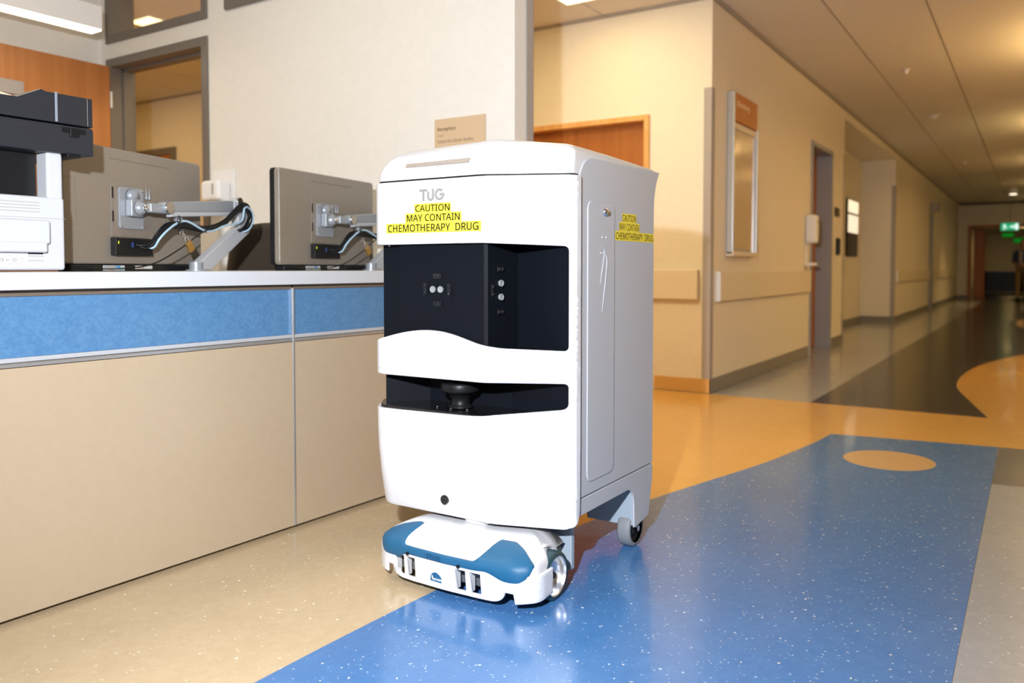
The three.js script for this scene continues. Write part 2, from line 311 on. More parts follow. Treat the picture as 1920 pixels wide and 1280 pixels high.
// reception doorway and its frames
{
  const g = thing('door_1', 'open timber door in a dark metal frame behind the printer', 'door', [0, 0, 0], 0, undefined, 'structure');
  const x0 = -4.937, x1 = -3.94, f = 0.052, zt = WZ + 0.012, zb = WZ - wt - 0.012;
  mesh('frame', merge([box(x0, x0 + f, 0, 2.184, zb, zt, 0.003), box(x1 - f, x1, 0, 2.184, zb, zt, 0.003), box(x0 + f, x1 - f, 2.184 - f, 2.184, zb, zt, 0.003),
    box(x0 + f, x0 + f + 0.016, 0, 2.13, zb + 0.03, zb + 0.09), box(x1 - f - 0.016, x1 - f, 0, 2.13, zb + 0.03, zb + 0.09), box(x0 + f, x1 - f, 2.116, 2.132, zb + 0.03, zb + 0.09)]), M.frame, g);
  const leaf = mesh('leaf', boxUV(box(-4.93, -4.885, 0.01, 2.135, -2.94, -2.04, 0.003), 1.4, 0.4), M.woodDoor, g);
  for (const y of [0.25, 1.1, 1.93]) mesh('hinge', cyl(0.008, 0.1, -4.882, y, -2.945, 'y', 12), M.alu, leaf);
  mesh('closer_plate', box(-4.884, -4.874, 1.86, 1.94, -2.42, -2.15, 0.004), M.guard, leaf);
}
function highWindow(name, label, x0, x1, y0, y1) {
  const g = thing(name, label, 'window', [0, 0, 0], 0, undefined, 'structure'); const f = 0.05, zt = WZ + 0.012, zb = WZ - wt - 0.012;
  mesh('window_frame', merge([box(x0, x0 + f, y0, y1, zb, zt, 0.003), box(x1 - f, x1, y0, y1, zb, zt, 0.003), box(x0 + f, x1 - f, y0, y0 + f, zb, zt, 0.003), box(x0 + f, x1 - f, y1 - f, y1, zb, zt, 0.003)]), M.frame, g);
  mesh('pane', box(x0 + f, x1 - f, y0 + f, y1 - f, WZ - 0.075, WZ - 0.069), M.glass, g); return g;
}
M.glass = mat(0xffffff, 0.03, { transmission: 1, thickness: 0, ior: 1.5 });
highWindow('window_1', 'high dark framed window above the reception doorway', -4.937, -3.94, 2.28, 3.02);
{ // shallow high window with blind slats further along
  const g = thing('window_2', 'dark framed high window beside the doorway window', 'window', [0, 0, 0], 0, undefined, 'structure');
  const x0 = -3.778, x1 = -2.9, y0 = 2.296, y1 = 3.02, f = 0.05, zb = WZ, zt = WZ + 0.02;
  mesh('window_frame', merge([box(x0, x0 + f, y0, y1, zb, zt, 0.003), box(x1 - f, x1, y0, y1, zb, zt, 0.003), box(x0 + f, x1 - f, y0, y0 + f, zb, zt, 0.003), box(x0 + f, x1 - f, y1 - f, y1, zb, zt, 0.003)]), M.frame, g);
  mesh('pane', box(x0 + f, x1 - f, y0 + f, y1 - f, zb, zb + 0.006), mat(lin(0.03, 0.025, 0.02), 0.08), g);
}
// hallway door (timber frame) and distant hallway door
function hallDoor(name, label, x0, x1, top, m, md, z) {
  const g = thing(name, label, 'door', [0, 0, 0], 0, undefined, 'structure'); const f = 0.04;
  mesh('casing', boxUV(merge([box(x0, x0 + f, 0, top, z - 0.14, z + 0.025, 0.004), box(x1 - f, x1, 0, top, z - 0.14, z + 0.025, 0.004), box(x0 + f, x1 - f, top - f, top, z - 0.14, z + 0.025, 0.004)]), 1.6, 1.6), m, g);
  const mid = (x0 + x1) / 2;
  const a = mesh('leaf', boxUV(box(x0 + f, mid - 0.0015, 0.006, top - f - 0.003, z - 0.12, z - 0.075, 0.002), 1.3, 0.4), md, g);
  const b = mesh('leaf', boxUV(box(mid + 0.0015, x1 - f, 0.006, top - f - 0.003, z - 0.12, z - 0.075, 0.002), 1.3, 0.4), md, g);
  mesh('pull_handle', tube([[mid - 0.08, 0.9, z - 0.076], [mid - 0.08, 0.92, z - 0.03], [mid - 0.08, 1.18, z - 0.03], [mid - 0.08, 1.2, z - 0.076]], 0.009, 24), M.alu, a);
  mesh('pull_handle', tube([[mid + 0.08, 0.9, z - 0.076], [mid + 0.08, 0.92, z - 0.03], [mid + 0.08, 1.18, z - 0.03], [mid + 0.08, 1.2, z - 0.076]], 0.009, 24), M.alu, b);
  return g;
}
hallDoor('door_2', 'brown double door in a pale timber frame behind the robot', -3.64, -2.357, 1.985, M.woodTrim, M.woodDark, HZ);
{
  const g = thing('door_3', 'orange timber door with grey frame seen through the reception doorway', 'door', [0, 0, 0], 0, undefined, 'structure');
  const x0 = -8.95, x1 = -7.9, z = HZ, f = 0.075;
  mesh('frame', merge([box(x0, x0 + f, 0, 2.2, z, z + 0.03, 0.003), box(x1 - f, x1, 0, 2.2, z, z + 0.03, 0.003), box(x0 + f, x1 - f, 2.2 - f, 2.2, z, z + 0.03, 0.003)]), M.frame, g);
  const l = mesh('leaf', boxUV(box(x0 + f, x1 - f, 0.006, 2.12, z, z + 0.016), 1.3, 0.4), M.woodDark, g);
  mesh('handle', tube([[x0 + 0.14, 1.0, z + 0.016], [x0 + 0.14, 1.0, z + 0.06], [x0 + 0.25, 1.0, z + 0.06]], 0.009, 20), M.alu, l);
}
// corridor door
{
  const g = thing('door_4', 'timber door in a blue grey frame set into the corridor wall', 'door', [0, 0, 0], 0, undefined, 'structure');
  const f = 0.05, xo = CX + 0.016, xi = CX - 0.21;
  mesh('frame', merge([box(xi, xo, 0, 2.157, D0 - f, D0, 0.003), box(xi, xo, 0, 2.157, D1, D1 + f, 0.003), box(xi, xo, 2.157 - f, 2.157, D1 + f, D0 - f, 0.003)]), M.frameBlue, g);
  const l = mesh('leaf', boxUV(box(xi + 0.015, xi + 0.06, 0.008, 2.1, D1 + f, D0 - f), 1.3, 0.4), M.woodDark, g);
  mesh('lever_handle', merge([cyl(0.027, 0.012, xi + 0.066, 0.95, D0 - 0.12, 'x', 20), tube([[xi + 0.06, 0.95, D0 - 0.12], [xi + 0.125, 0.95, D0 - 0.12], [xi + 0.13, 0.95, D0 - 0.15], [xi + 0.13, 0.95, D0 - 0.24]], 0.011, 24)]), M.chrome, l);
}
// far opening frame
{
  const g = thing('door_5', 'brown timber framed opening at the corridor end', 'doorway', [0, 0, 0], 0, undefined, 'structure');
  mesh('frame', boxUV(merge([box(-1.64, -1.56, 0, 2.12, ENDZ - 0.22, ENDZ + 0.03), box(1.12, 1.2, 0, 2.12, ENDZ - 0.22, ENDZ + 0.03), box(-1.56, 1.12, 2.04, 2.12, ENDZ - 0.22, ENDZ + 0.03)]), 1, 1), M.woodDark, g);
  mesh('leaf', boxUV(box(-1.5, -1.22, 0.01, 2.03, ENDZ - 0.3, ENDZ - 0.24), 1, 0.5), M.woodDark, g);
}

// ---------------------------------------------------------------- lamps
function rectLight(color, intensity, w, h, pos, look, name) {
  const l = new THREE.RectAreaLight(color, intensity, w, h); l.name = name; l.position.set(...pos); l.lookAt(...look); scene.add(l); return l;
}
{ // linear pendant over the desk
  const g = thing('linear_pendant', 'white box shaped linear lamp glowing underneath above the printer', 'lamp', [-4.47, 2.205, -1.9]);
  mesh('housing', box(-0.055, 0.055, 0.004, 0.135, -0.72, 1.6, 0.004), M.whitePlain, g);
  mesh('diffuser', box(-0.05, 0.05, -0.002, 0.006, -0.715, 1.595), glow(WARM_WHITE, 5.0), g);
  for (const z of [-0.5, 1.4]) mesh('suspension_cable', cyl(0.0025, NH - 2.205 - 0.13, 0, 0.13 + (NH - 2.205 - 0.13) / 2, z, 'y', 8), M.alu, g);
  rectLight(WARM_WHITE, LIGHT.pendant, 0.1, 2.3, [-4.47, 2.195, -1.46], [-4.47, 0, -1.46001], 'linear_pendant_light');
}
function slotLamp(label, x, z, w, d, k, li, col = AMBER_WHITE) {
  const g = thing('ceiling_slot_lamp', label, 'lamp', [x, CH, z]);
  mesh('rim', merge([box(-w / 2 - 0.015, w / 2 + 0.015, -0.006, 0, -d / 2 - 0.015, -d / 2), box(-w / 2 - 0.015, w / 2 + 0.015, -0.006, 0, d / 2, d / 2 + 0.015), box(-w / 2 - 0.015, -w / 2, -0.006, 0, -d / 2, d / 2), box(w / 2, w / 2 + 0.015, -0.006, 0, -d / 2, d / 2)]), M.whitePlain, g);
  mesh('diffuser', box(-w / 2, w / 2, -0.004, -0.001, -d / 2, d / 2), glow(col, k), g);
  rectLight(col, li, w, d, [x, CH - 0.012, z], [x, 0, z + 0.00001], 'ceiling_slot_light');
  return g;
}
slotLamp('square glowing panel in the hallway ceiling behind the wall end', -2.53, -4.82, 0.6, 0.6, 3, LIGHT.hall * 0.12);
slotLamp('added unseen square panel in the hallway ceiling beside the reception wall', -2.53, -3.6, 0.6, 0.6, 3, LIGHT.hall * 1.12);  // unseen fill panel, added to brighten the lower hallway wall
slotLamp('added unseen square panel in the corridor ceiling before the directory', -0.72, -3.9, 0.6, 0.6, 3, LIGHT.hall * 0.12);  // added out of view to light the hallway wall from the corridor side
slotLamp('small glowing lamp in the hallway ceiling seen through the high window', -5.7, -3.72, 0.26, 0.12, 4, LIGHT.hall * 1.6, WARM);
slotLamp('square glowing panel in the far part of the side hallway', -7.9, -4.3, 0.6, 0.6, 3, LIGHT.hall * 0.3, WARM);
slotLamp('square glowing panel in the middle of the side hallway', -4.9, -4.6, 0.6, 0.6, 3, LIGHT.hall * 0.2, WARM);
// indirect pendants on the right side of the corridor shine up on the ceiling
const DIM = [0.15, 1.1, 0.9, 0.5, 0.3, 0.2];              // the far lamps are dimmed
[-3.9, -8.0, -12.3, -16.6, -20.9, -25.0].forEach((z, i) => {
  const g = thing('uplight_pendant', 'white trough uplight hanging along the corridor right side', 'lamp', [0.62, 2.36, z], 0, 'trough uplights along the corridor');
  mesh('trough', extrude((() => { const s = new THREE.Shape(); s.moveTo(-0.1, 0.05); s.quadraticCurveTo(-0.09, -0.03, 0, -0.035); s.quadraticCurveTo(0.09, -0.03, 0.1, 0.05); s.lineTo(0.09, 0.05); s.quadraticCurveTo(0.08, -0.02, 0, -0.025); s.quadraticCurveTo(-0.08, -0.02, -0.09, 0.05); return s; })(), 1.2).translate(0, 0, -0.6), M.whitePlain, g);
  mesh('tube_lamp', cyl(0.013, 1.12, 0, 0.005, 0, 'z', 12), glow(WARM, 3), g);
  for (const s of [-0.5, 0.5]) mesh('suspension_cable', cyl(0.002, CH - 2.36 + 0.02, 0, (CH - 2.36 - 0.02) / 2, s, 'y', 6), M.alu, g);
  rectLight(WARM, LIGHT.corridor * DIM[i], 0.16, 1.12, [0.62, 2.415, z], [0.62, 9, z + 0.00001], 'uplight');
  if (i) rectLight(WARM, LIGHT.corridor * 0.42 * DIM[i], 0.16, 1.12, [0.62, 2.318, z], [0.62, 0, z + 0.00001], 'downlight');
});
{ // unseen ceiling panels; the desk one is added to brighten the reception wall
  for (const [x, z, l] of [[-2.95, -1.0, 'added unseen ceiling panel over the reception desk'], [0.5, 0.9, 'square glowing ceiling panel over the corridor behind the photographer']]) {
    const g = thing('ceiling_panel_lamp', l, 'lamp', [x, NH, z]);
    mesh('diffuser', box(-0.3, 0.3, -0.012, -0.004, -0.3, 0.3), glow(WARM_WHITE, 2.5), g);
    mesh('rim', merge([box(-0.32, 0.32, -0.014, 0, -0.32, -0.3), box(-0.32, 0.32, -0.014, 0, 0.3, 0.32), box(-0.32, -0.3, -0.014, 0, -0.3, 0.3), box(0.3, 0.32, -0.014, 0, -0.3, 0.3)]), M.whitePlain, g);
    rectLight(WARM_WHITE, x < 0 ? LIGHT.reception : 3.5, 0.6, 0.6, [x, NH - 0.02, z], [x, 0, z + 0.00001], 'panel_light');
  }
}
{ // the photographer's flash on its stand, left of the lens and out of the frame
  const g = thing('flash_lamp', 'photo flash on a black tripod stand left of the camera', 'flash', [LIGHT.flashX, 0, LIGHT.flashZ + 0.09]);
  mesh('pole', cyl(0.011, LIGHT.flashY - 0.13, 0, (LIGHT.flashY + 0.03) / 2, 0, 'y', 14), M.black, g);
  for (let i = 0; i < 3; i++) { const a = i * 2.094 + 0.6; mesh('leg', tube([[0, 0.36, 0], [Math.sin(a) * 0.1, 0.24, Math.cos(a) * 0.1], [Math.sin(a) * 0.27, 0.012, Math.cos(a) * 0.27]], 0.009, 12), M.black, g); }
  const head = mesh('head', box(-0.037, 0.037, LIGHT.flashY - 0.027, LIGHT.flashY + 0.027, -0.06, 0.03, 0.006), M.black, g);
  mesh('body', box(-0.032, 0.032, LIGHT.flashY - 0.09, LIGHT.flashY - 0.03, -0.03, 0.03, 0.006), M.black, g);
  mesh('lens', box(-0.031, 0.031, LIGHT.flashY - 0.02, LIGHT.flashY + 0.02, -0.063, -0.06), glow(lin(0.97, 0.98, 1), 3), head);
}

// ---------------------------------------------------------------- the robot
const XC = -1.385, ZS = -1.907;
const robot = thing('delivery_robot', 'white and grey hospital delivery robot with blue bumper and yellow caution labels', 'robot', [XC, 0, ZS]);
// plan path of the front cover with rounded kinks, from the right side round to the left
function filletPath(pts, rad, n = 14) {
  const out = [];
  for (let i = 0; i < pts.length; i++) {
    const p = new THREE.Vector2(...pts[i]); if (!rad[i]) { out.push(p); continue; }
    const a = new THREE.Vector2(...pts[i - 1]).sub(p), b = new THREE.Vector2(...pts[i + 1]).sub(p); const la = a.length(), lb = b.length(); a.normalize(); b.normalize();
    const half = Math.acos(Math.max(-1, Math.min(1, a.dot(b)))) / 2, t = Math.min(rad[i] / Math.tan(half), la * 0.48, lb * 0.48);
    const A = p.clone().addScaledVector(a, t), B = p.clone().addScaledVector(b, t);
    for (let k = 0; k <= n; k++) { const u = k / n; out.push(new THREE.Vector2((1 - u) * (1 - u) * A.x + 2 * u * (1 - u) * p.x + u * u * B.x, (1 - u) * (1 - u) * A.y + 2 * u * (1 - u) * p.y + u * u * B.y)); }
  }
  return out;
}
function pathTable(pts, zeroX) {                      // arc length, growing to the right; s = 0 where x crosses zeroX
  const P = pts.slice().reverse(); const s = [0]; for (let i = 1; i < P.length; i++) s.push(s[i - 1] + P[i].distanceTo(P[i - 1]));
  let s0 = 0; for (let i = 1; i < P.length; i++) if (P[i - 1].x <= zeroX && P[i].x > zeroX) s0 = s[i - 1] + (zeroX - P[i - 1].x) / (P[i].x - P[i - 1].x) * (s[i] - s[i - 1]);
  const S = s.map((v) => v - s0);
  const nrm = P.map((p, i) => { const a = P[Math.max(0, i - 1)], b = P[Math.min(P.length - 1, i + 1)]; const d = new THREE.Vector2().subVectors(b, a).normalize(); return new THREE.Vector2(-d.y, d.x); });
  return { P, S, min: S[0], max: S[S.length - 1], at(v) {
    let i = 1; while (i < S.length - 1 && S[i] < v) i++; const u = (v - S[i - 1]) / (S[i] - S[i - 1] || 1); const n = nrm[i - 1].clone().lerp(nrm[i], Math.max(0, Math.min(1, u))).normalize();
    return { p: P[i - 1].clone().lerp(P[i], u), n }; } };
}
const coverPts = filletPath([[0.355, -0.012], [0.355, 0.012], [0.14, 0.118], [-0.228, 0.121], [-0.285, 0.04], [-0.285, -0.012]], [0, 0.032, 0.07, 0.045, 0.03, 0]);
const cover = pathTable(coverPts, 0);
const taper = (y) => { const q = Math.max(0, (0.45 - y) / 0.27); return 1 - 0.30 * q * q; };
function bend(geo, table, taperFn) {
  const p = geo.attributes.position;
  for (let i = 0; i < p.count; i++) { const { p: q, n } = table.at(p.getX(i)); const t = p.getZ(i), y = p.getY(i); const x = q.x + n.x * t, z = q.y + n.y * t; p.setXYZ(i, x, y, taperFn ? z * taperFn(y) : z); }
  p.needsUpdate = true; return geo;
}
function resample(curve, Cls, step = 0.018) {
  const raw = curve.getPoints(20), o = [];
  for (let i = 0; i < raw.length; i++) { const a = raw[i], b = raw[(i + 1) % raw.length], L = a.distanceTo(b); if (L < 1e-6) continue; const n = Math.max(1, Math.ceil(L / step)); for (let k = 0; k < n; k++) o.push(a.clone().lerp(b, k / n)); }
  const q = new Cls(); o.forEach((p, i) => i ? q.lineTo(p.x, p.y) : q.moveTo(p.x, p.y)); q.closePath(); return q;
}
function bentExtrude(shape0, thick, bevel, table, taperFn, edge = 0.016, crease = 0.7, iters = 9) {
  const shape = resample(shape0, THREE.Shape); for (const h of shape0.holes) shape.holes.push(resample(h, THREE.Path));
  let g = extrude(shape, thick, bevel, 3, 12); if (g.index) g = g.toNonIndexed(); g.deleteAttribute('uv'); g.deleteAttribute('normal');
  g = new TessellateModifier(edge, iters).modify(g);
  bend(g, table, taperFn); g.deleteAttribute('normal'); g = mergeVertices(g, 1e-5); g = toCreasedNormals(g, crease);
  g.setAttribute('uv', new THREE.BufferAttribute(new Float32Array(g.attributes.position.count * 2), 2)); return g;
}
{
  const sR = cover.max, sL = cover.min;
  const outline = rrect(sL, sR, 0.172, 1.122, [0.075, 0.06, 0.004, 0.004]);
  const nR = sR - 0.033, nL = sL + 0.018, r = 0.014;
  const niche = new THREE.Path(); niche.moveTo(nL + r, 0.943); niche.quadraticCurveTo(nL, 0.943, nL, 0.943 - r); niche.lineTo(nL, 0.668); niche.quadraticCurveTo(nL, 0.656, nL + r, 0.66);
  niche.lineTo(-0.25, 0.662); niche.bezierCurveTo(-0.2, 0.676, -0.12, 0.702, -0.04, 0.702); niche.bezierCurveTo(0.06, 0.702, 0.10, 0.666, 0.2, 0.660); niche.lineTo(nR - r, 0.655); niche.quadraticCurveTo(nR, 0.655, nR, 0.655 + r); niche.lineTo(nR, 0.933 - r); niche.quadraticCurveTo(nR, 0.933, nR - r, 0.934); niche.lineTo(0.14, 0.943); niche.closePath();
  const slot = new THREE.Path(); slot.moveTo(nL + r, 0.566); slot.quadraticCurveTo(nL, 0.566, nL, 0.55); slot.lineTo(nL, 0.485); slot.quadraticCurveTo(nL, 0.468, nL + 0.02, 0.468); slot.lineTo(-0.15, 0.468); slot.lineTo(0.06, 0.472); slot.quadraticCurveTo(0.12, 0.473, 0.16, 0.479); slot.lineTo(nR - 0.02, 0.497); slot.quadraticCurveTo(nR, 0.5, nR, 0.515); slot.lineTo(nR, 0.555); slot.quadraticCurveTo(nR, 0.567, nR - r, 0.567); slot.closePath();
  outline.holes.push(niche, slot);
  mesh('front_cover', bentExtrude(outline, 0.012, 0.004, cover, taper, 0.009, 0.7, 12), M.white, robot).position.z = -0.004;
  // camera eye
  const eye = cover.at(0.005);
  const lens = mesh('camera_eye', merge([cyl(0.0125, 0.008, 0, 0, 0, 'z', 26), new THREE.SphereGeometry(0.008, 18, 12).scale(1, 1, 0.5).translate(0, 0, 0.004)]), M.blackGloss, robot);
  lens.position.set(-0.004, 0.222, 0.122 * taper(0.222) + 0.006); lens.scale.set(1, 1.05, 1);
}
// black liner of the sensor niche
{
  const g = new THREE.Group(); g.name = 'sensor_niche'; robot.add(g);
  const y0 = 0.65, y1 = 0.948;
  const ribbon = (pts, a, b, t) => { const l = []; for (let i = 1; i < pts.length; i++) { const [x0, z0] = pts[i - 1], [x1, z1] = pts[i]; const L = Math.hypot(x1 - x0, z1 - z0); const q = new THREE.BoxGeometry(L + t * 0.6, b - a, t); q.rotateY(-Math.atan2(z1 - z0, x1 - x0)); q.translate((x0 + x1) / 2, (a + b) / 2, (z0 + z1) / 2); l.push(q); } return merge(l); };
  const colShape = new THREE.Shape(); [[0.148, -0.05], [0.142, 0.098], [0.134, 0.105], [-0.162, 0.107], [-0.166, 0.103], [-0.166, 0.088], [-0.244, 0.084], [-0.275, 0.03], [-0.275, -0.05]].forEach((p, i) => i ? colShape.lineTo(p[0], -p[1]) : colShape.moveTo(p[0], -p[1]));
  const col = extrude(colShape, y1 - y0, 0.0); col.rotateX(-Math.PI / 2); col.translate(0, y0, 0);
  const column = mesh('sensor_column', col, M.blackSat, g);
  mesh('back_wall', ribbon([[0.343, 0.006], [0.15, -0.047]], y0, y1, 0.006), M.blackSat, g);
  const plate = (y, t, grow) => { const s = new THREE.Shape(); const q = []; for (let k = 0; k <= 40; k++) { const v = cover.min + 0.012 + (cover.max - cover.min - 0.024) * k / 40; const a = cover.at(v); q.push([a.p.x + a.n.x * grow, a.p.y + a.n.y * grow - 0.004]); } q.push([0.345, -0.05], [-0.278, -0.05]); q.forEach((p, i) => i ? s.lineTo(p[0], -p[1]) : s.moveTo(p[0], -p[1])); const e = extrude(s, t, Math.min(0.002, t * 0.3)); e.rotateX(-Math.PI / 2); e.translate(0, y, 0); return e; };
  mesh('niche_floor', plate(0.646, 0.006, 0.0), M.black, g); mesh('niche_roof', plate(0.944, 0.006, 0.0), M.black, g);
  // sonar and infrared sensors
  const sensor = (parent, x, y, z, ry, layout) => {
    const s = new THREE.Group(); s.name = 'sensor_cluster'; s.position.set(x, y, z); s.rotation.y = ry; parent.add(s);
    for (const [dx, dy] of layout.disc) mesh('sonar_disc', lathe([[0, 0.006], [0.006, 0.006], [0.0075, 0.008], [0.0095, 0.008], [0.0095, 0], [0, 0]], 24).rotateX(Math.PI / 2).translate(dx, dy, 0), M.sonar, s);
    for (const [dx, dy, v] of layout.ir) { const w = v ? 0.012 : 0.028, h = v ? 0.034 : 0.014; mesh('infrared_sensor', merge([box(dx - w / 2, dx + w / 2, dy - h / 2, dy + h / 2, 0, 0.004, 0.001), ...[-1, 1].map((k) => new THREE.SphereGeometry(0.0042, 12, 8).translate(dx + (v ? 0 : k * 0.008), dy + (v ? k * 0.010 : 0), 0.004))]), M.blackGloss, s); }
    return s;
  };
  const lay = { disc: [[-0.0135, 0], [0.0135, 0]], ir: [[0, 0.037, 0], [0, -0.041, 0], [-0.043, 0, 1], [0.041, -0.002, 1]] };
  sensor(column, -0.022, 0.816, 0.1075, 0, lay);
  sensor(column, 0.1455, 0.815, 0.045, Math.PI / 2 - 0.04, { disc: [[0, 0.019], [0, -0.019]], ir: [[0, 0.058, 0], [0, -0.06, 0], [-0.036, 0.0, 1]] });
  for (const [x, z] of [[0.262, 0.03], [-0.21, 0.095]]) mesh('screw', new THREE.SphereGeometry(0.004, 12, 8).translate(x, 0.942, z), M.chrome, g);
  // lower slot: shelf, back wall and scanner puck
  const sl = new THREE.Group(); sl.name = 'scanner_slot'; robot.add(sl);
  mesh('shelf', plate(0.462, 0.014, 0.003), M.blackGloss, sl); mesh('slot_roof', plate(0.567, 0.006, 0), M.black, sl);
  mesh('back_wall', ribbon([[0.345, 0.004], [0.14, -0.03], [-0.15, -0.02], [-0.238, 0.078], [-0.275, 0.03]], 0.46, 0.58, 0.006), M.blackSat, sl);
  const puck = mesh('laser_scanner', lathe([[0, 0.476], [0.036, 0.476], [0.036, 0.484], [0.026, 0.488], [0.026, 0.505], [0.032, 0.509], [0.036, 0.52], [0.052, 0.524], [0.056, 0.53], [0.056, 0.546], [0.05, 0.552], [0, 0.553]], 44).translate(0.01, 0, 0.045), M.black, sl);
  for (const k of [-0.05, 0.005, 0.055]) mesh('screw', new THREE.SphereGeometry(0.0035, 10, 8).translate(0.0 + k, 0.478, 0.085 - Math.abs(k) * 0.2), M.chrome, puck);
}
// body core, gap plate and cap
mesh('body_core', box(-0.281, 0.350, 0.2, 1.118, -0.528, -0.055, 0.004), M.sideGrey, robot);
{
  const s = new THREE.Shape(); coverPts.forEach((p, i) => { const q = [p.x * 0.86, p.y - 0.055]; i ? s.lineTo(q[0], -q[1]) : s.moveTo(q[0], -q[1]); }); s.lineTo(-0.265, 0.52); s.lineTo(0.33, 0.52);
  const e = extrude(s, 0.03); e.rotateX(-Math.PI / 2); e.translate(0, 1.105, 0); mesh('gap_plate', e, M.sideGrey, robot);
}
{ // cap: rings that shrink towards the crown
  const ring = coverPts.map((p) => [p.x, p.y]); ring.push([-0.285, -0.15], [-0.285, -0.3], [-0.285, -0.45], [-0.285, -0.56], [-0.273, -0.574], [-0.16, -0.576], [0, -0.577], [0.18, -0.576], [0.343, -0.574], [0.355, -0.56], [0.355, -0.45], [0.355, -0.3], [0.355, -0.15]);
  const n = ring.length, xm = 0.035, zm = -0.2, prof = [];
  prof.push([0, 0]); prof.push([0.02, 0.0]); for (let k = 1; k <= 9; k++) { const a = k / 9 * Math.PI / 2; prof.push([Math.sin(a), 1 - Math.cos(a)]); }
  const pos = [], idx = []; const H = 0.108;
  const put = (x, z, y) => pos.push(x, y, z);
  const crownY = (x, z) => { const q = (x - xm) / 0.32; const r = Math.max(0, (-z - 0.0) / 0.577); return 1.127 + H - 0.030 * Math.pow(Math.abs(q), 2.6) - 0.012 * r * r; };
  for (const [sy, ins] of prof) for (let i = 0; i < n; i++) {
    const [x, z] = ring[i]; const rx = 0.055 * Math.pow(ins, 1.5), rzF = 0.115 * ins, rzB = 0.02 * ins;
    const X = xm + (x - xm) * (1 - rx / 0.32), Z = z > zm ? zm + (z - zm) * (1 - rzF / (0.122 - zm)) : zm + (z - zm) * (1 - rzB / 0.377);
    const top = crownY(X, Z); const y0 = z < -0.5 ? 1.17 : 1.127; put(X, Z, y0 + (top - y0) * sy);
  }
  const rows = prof.length; for (let r = 0; r + 1 < rows; r++) for (let i = 0; i < n; i++) { const a = r * n + i, b = r * n + (i + 1) % n, c = a + n, d = b + n; idx.push(a, b, c, b, d, c); }
  let base = (rows - 1) * n; for (let k = 1; k <= 6; k++) { const f = 1 - k / 6.2; for (let i = 0; i < n; i++) { const x0 = pos[base * 3 + i * 3], z0 = pos[base * 3 + i * 3 + 2]; const X = xm + (x0 - xm) * f, Z = zm + (z0 - zm) * f; put(X, Z, crownY(X, Z)); } }
  for (let k = 0; k < 6; k++) for (let i = 0; i < n; i++) { const a = base + k * n + i, b = base + k * n + (i + 1) % n, c = a + n, d = b + n; idx.push(a, b, c, b, d, c); }
  put(xm, zm, crownY(xm, zm)); const ce = pos.length / 3 - 1; for (let i = 0; i < n; i++) idx.push(base + 6 * n + i, base + 6 * n + (i + 1) % n, ce);
  let g = new THREE.BufferGeometry(); g.setAttribute('position', new THREE.Float32BufferAttribute(pos, 3)); g.setIndex(idx); g.computeVertexNormals();
  // make sure faces look outwards
  const nn = g.attributes.normal; if (nn.getY(ce) < 0) { for (let i = 0; i < idx.length; i += 3) { const t = idx[i + 1]; idx[i + 1] = idx[i + 2]; idx[i + 2] = t; } g.setIndex(idx); g.computeVertexNormals(); }
  const cap = mesh('top_cap', g, M.white, robot);
  mesh('lid_gap_shade', (() => { const s = new THREE.Shape(); coverPts.forEach((p, i) => { i ? s.lineTo(p.x * 0.985, -(p.y - 0.009)) : s.moveTo(p.x * 0.985, -(p.y - 0.009)); }); s.lineTo(-0.2, 0.1); s.lineTo(0.26, 0.1); const e = extrude(s, 0.003); e.rotateX(-Math.PI / 2); e.translate(0, 1.1225, 0); return e; })(), M.gapShade, robot);  // dark sheet put in the lid gap to stand for its shade
  const grilleTex = canvasTex(1024, 64, (c, w, h) => { c.fillStyle = '#a89c90'; c.fillRect(0, 0, w, h); c.fillStyle = '#3a393c'; for (let r = 0; r < 4; r++) for (let i = 0; i < 86; i++) { c.beginPath(); c.arc(6 + i * 12 + (r % 2) * 6, 8 + r * 16, 4.2, 0, 7); c.fill(); } });
  const gs = new THREE.Shape(); gs.moveTo(-0.112, -0.007); gs.lineTo(0.108, -0.007); gs.lineTo(0.114, 0.0065); gs.lineTo(-0.112, 0.0045); gs.closePath();
  const gg = new THREE.ExtrudeGeometry(gs, { depth: 0.002, bevelEnabled: false }); const up = gg.attributes.uv, pp = gg.attributes.position; for (let i = 0; i < pp.count; i++) up.setXY(i, (pp.getX(i) + 0.112) / 0.226, (pp.getY(i) + 0.007) / 0.014);
  const gr = mesh('speaker_grille', gg, mat(0xffffff, 0.5, { map: grilleTex }), robot); gr.position.set(-0.018, 1.168, 0.1130); gr.rotation.x = -0.30;
}
// side panels with rear lip, access door and leg skirt
function sidePanel(x0, x1, right) {
  const s = new THREE.Shape(); // shape x = -z
  s.moveTo(0.003, 0.249); s.lineTo(0.527, 0.249); s.lineTo(0.527, 1.06); s.quadraticCurveTo(0.529, 1.135, 0.572, 1.184); s.lineTo(0.10, 1.178); s.quadraticCurveTo(0.026, 1.174, 0.010, 1.08); s.quadraticCurveTo(0.003, 1.03, 0.003, 0.96); s.closePath();
  const p = mesh('side_panel', sideExtrude(s, x0, x1, 0.0018), M.sideGrey, robot);
  const k = new THREE.Shape(); k.moveTo(0.003, 0.2); k.lineTo(0.32, 0.2); k.quadraticCurveTo(0.380, 0.205, 0.386, 0.15); k.lineTo(0.390, 0.073); k.lineTo(0.40, 0.070); k.lineTo(0.498, 0.085); k.lineTo(0.527, 0.2); k.lineTo(0.527, 0.245); k.lineTo(0.003, 0.245); k.closePath();
  mesh('skirt', sideExtrude(k, x0, x1, 0.0015), M.sideGrey, robot);
  return p;
}
const sp = sidePanel(0.3505, 0.3575, true);
sidePanel(-0.2845, -0.2775, false);
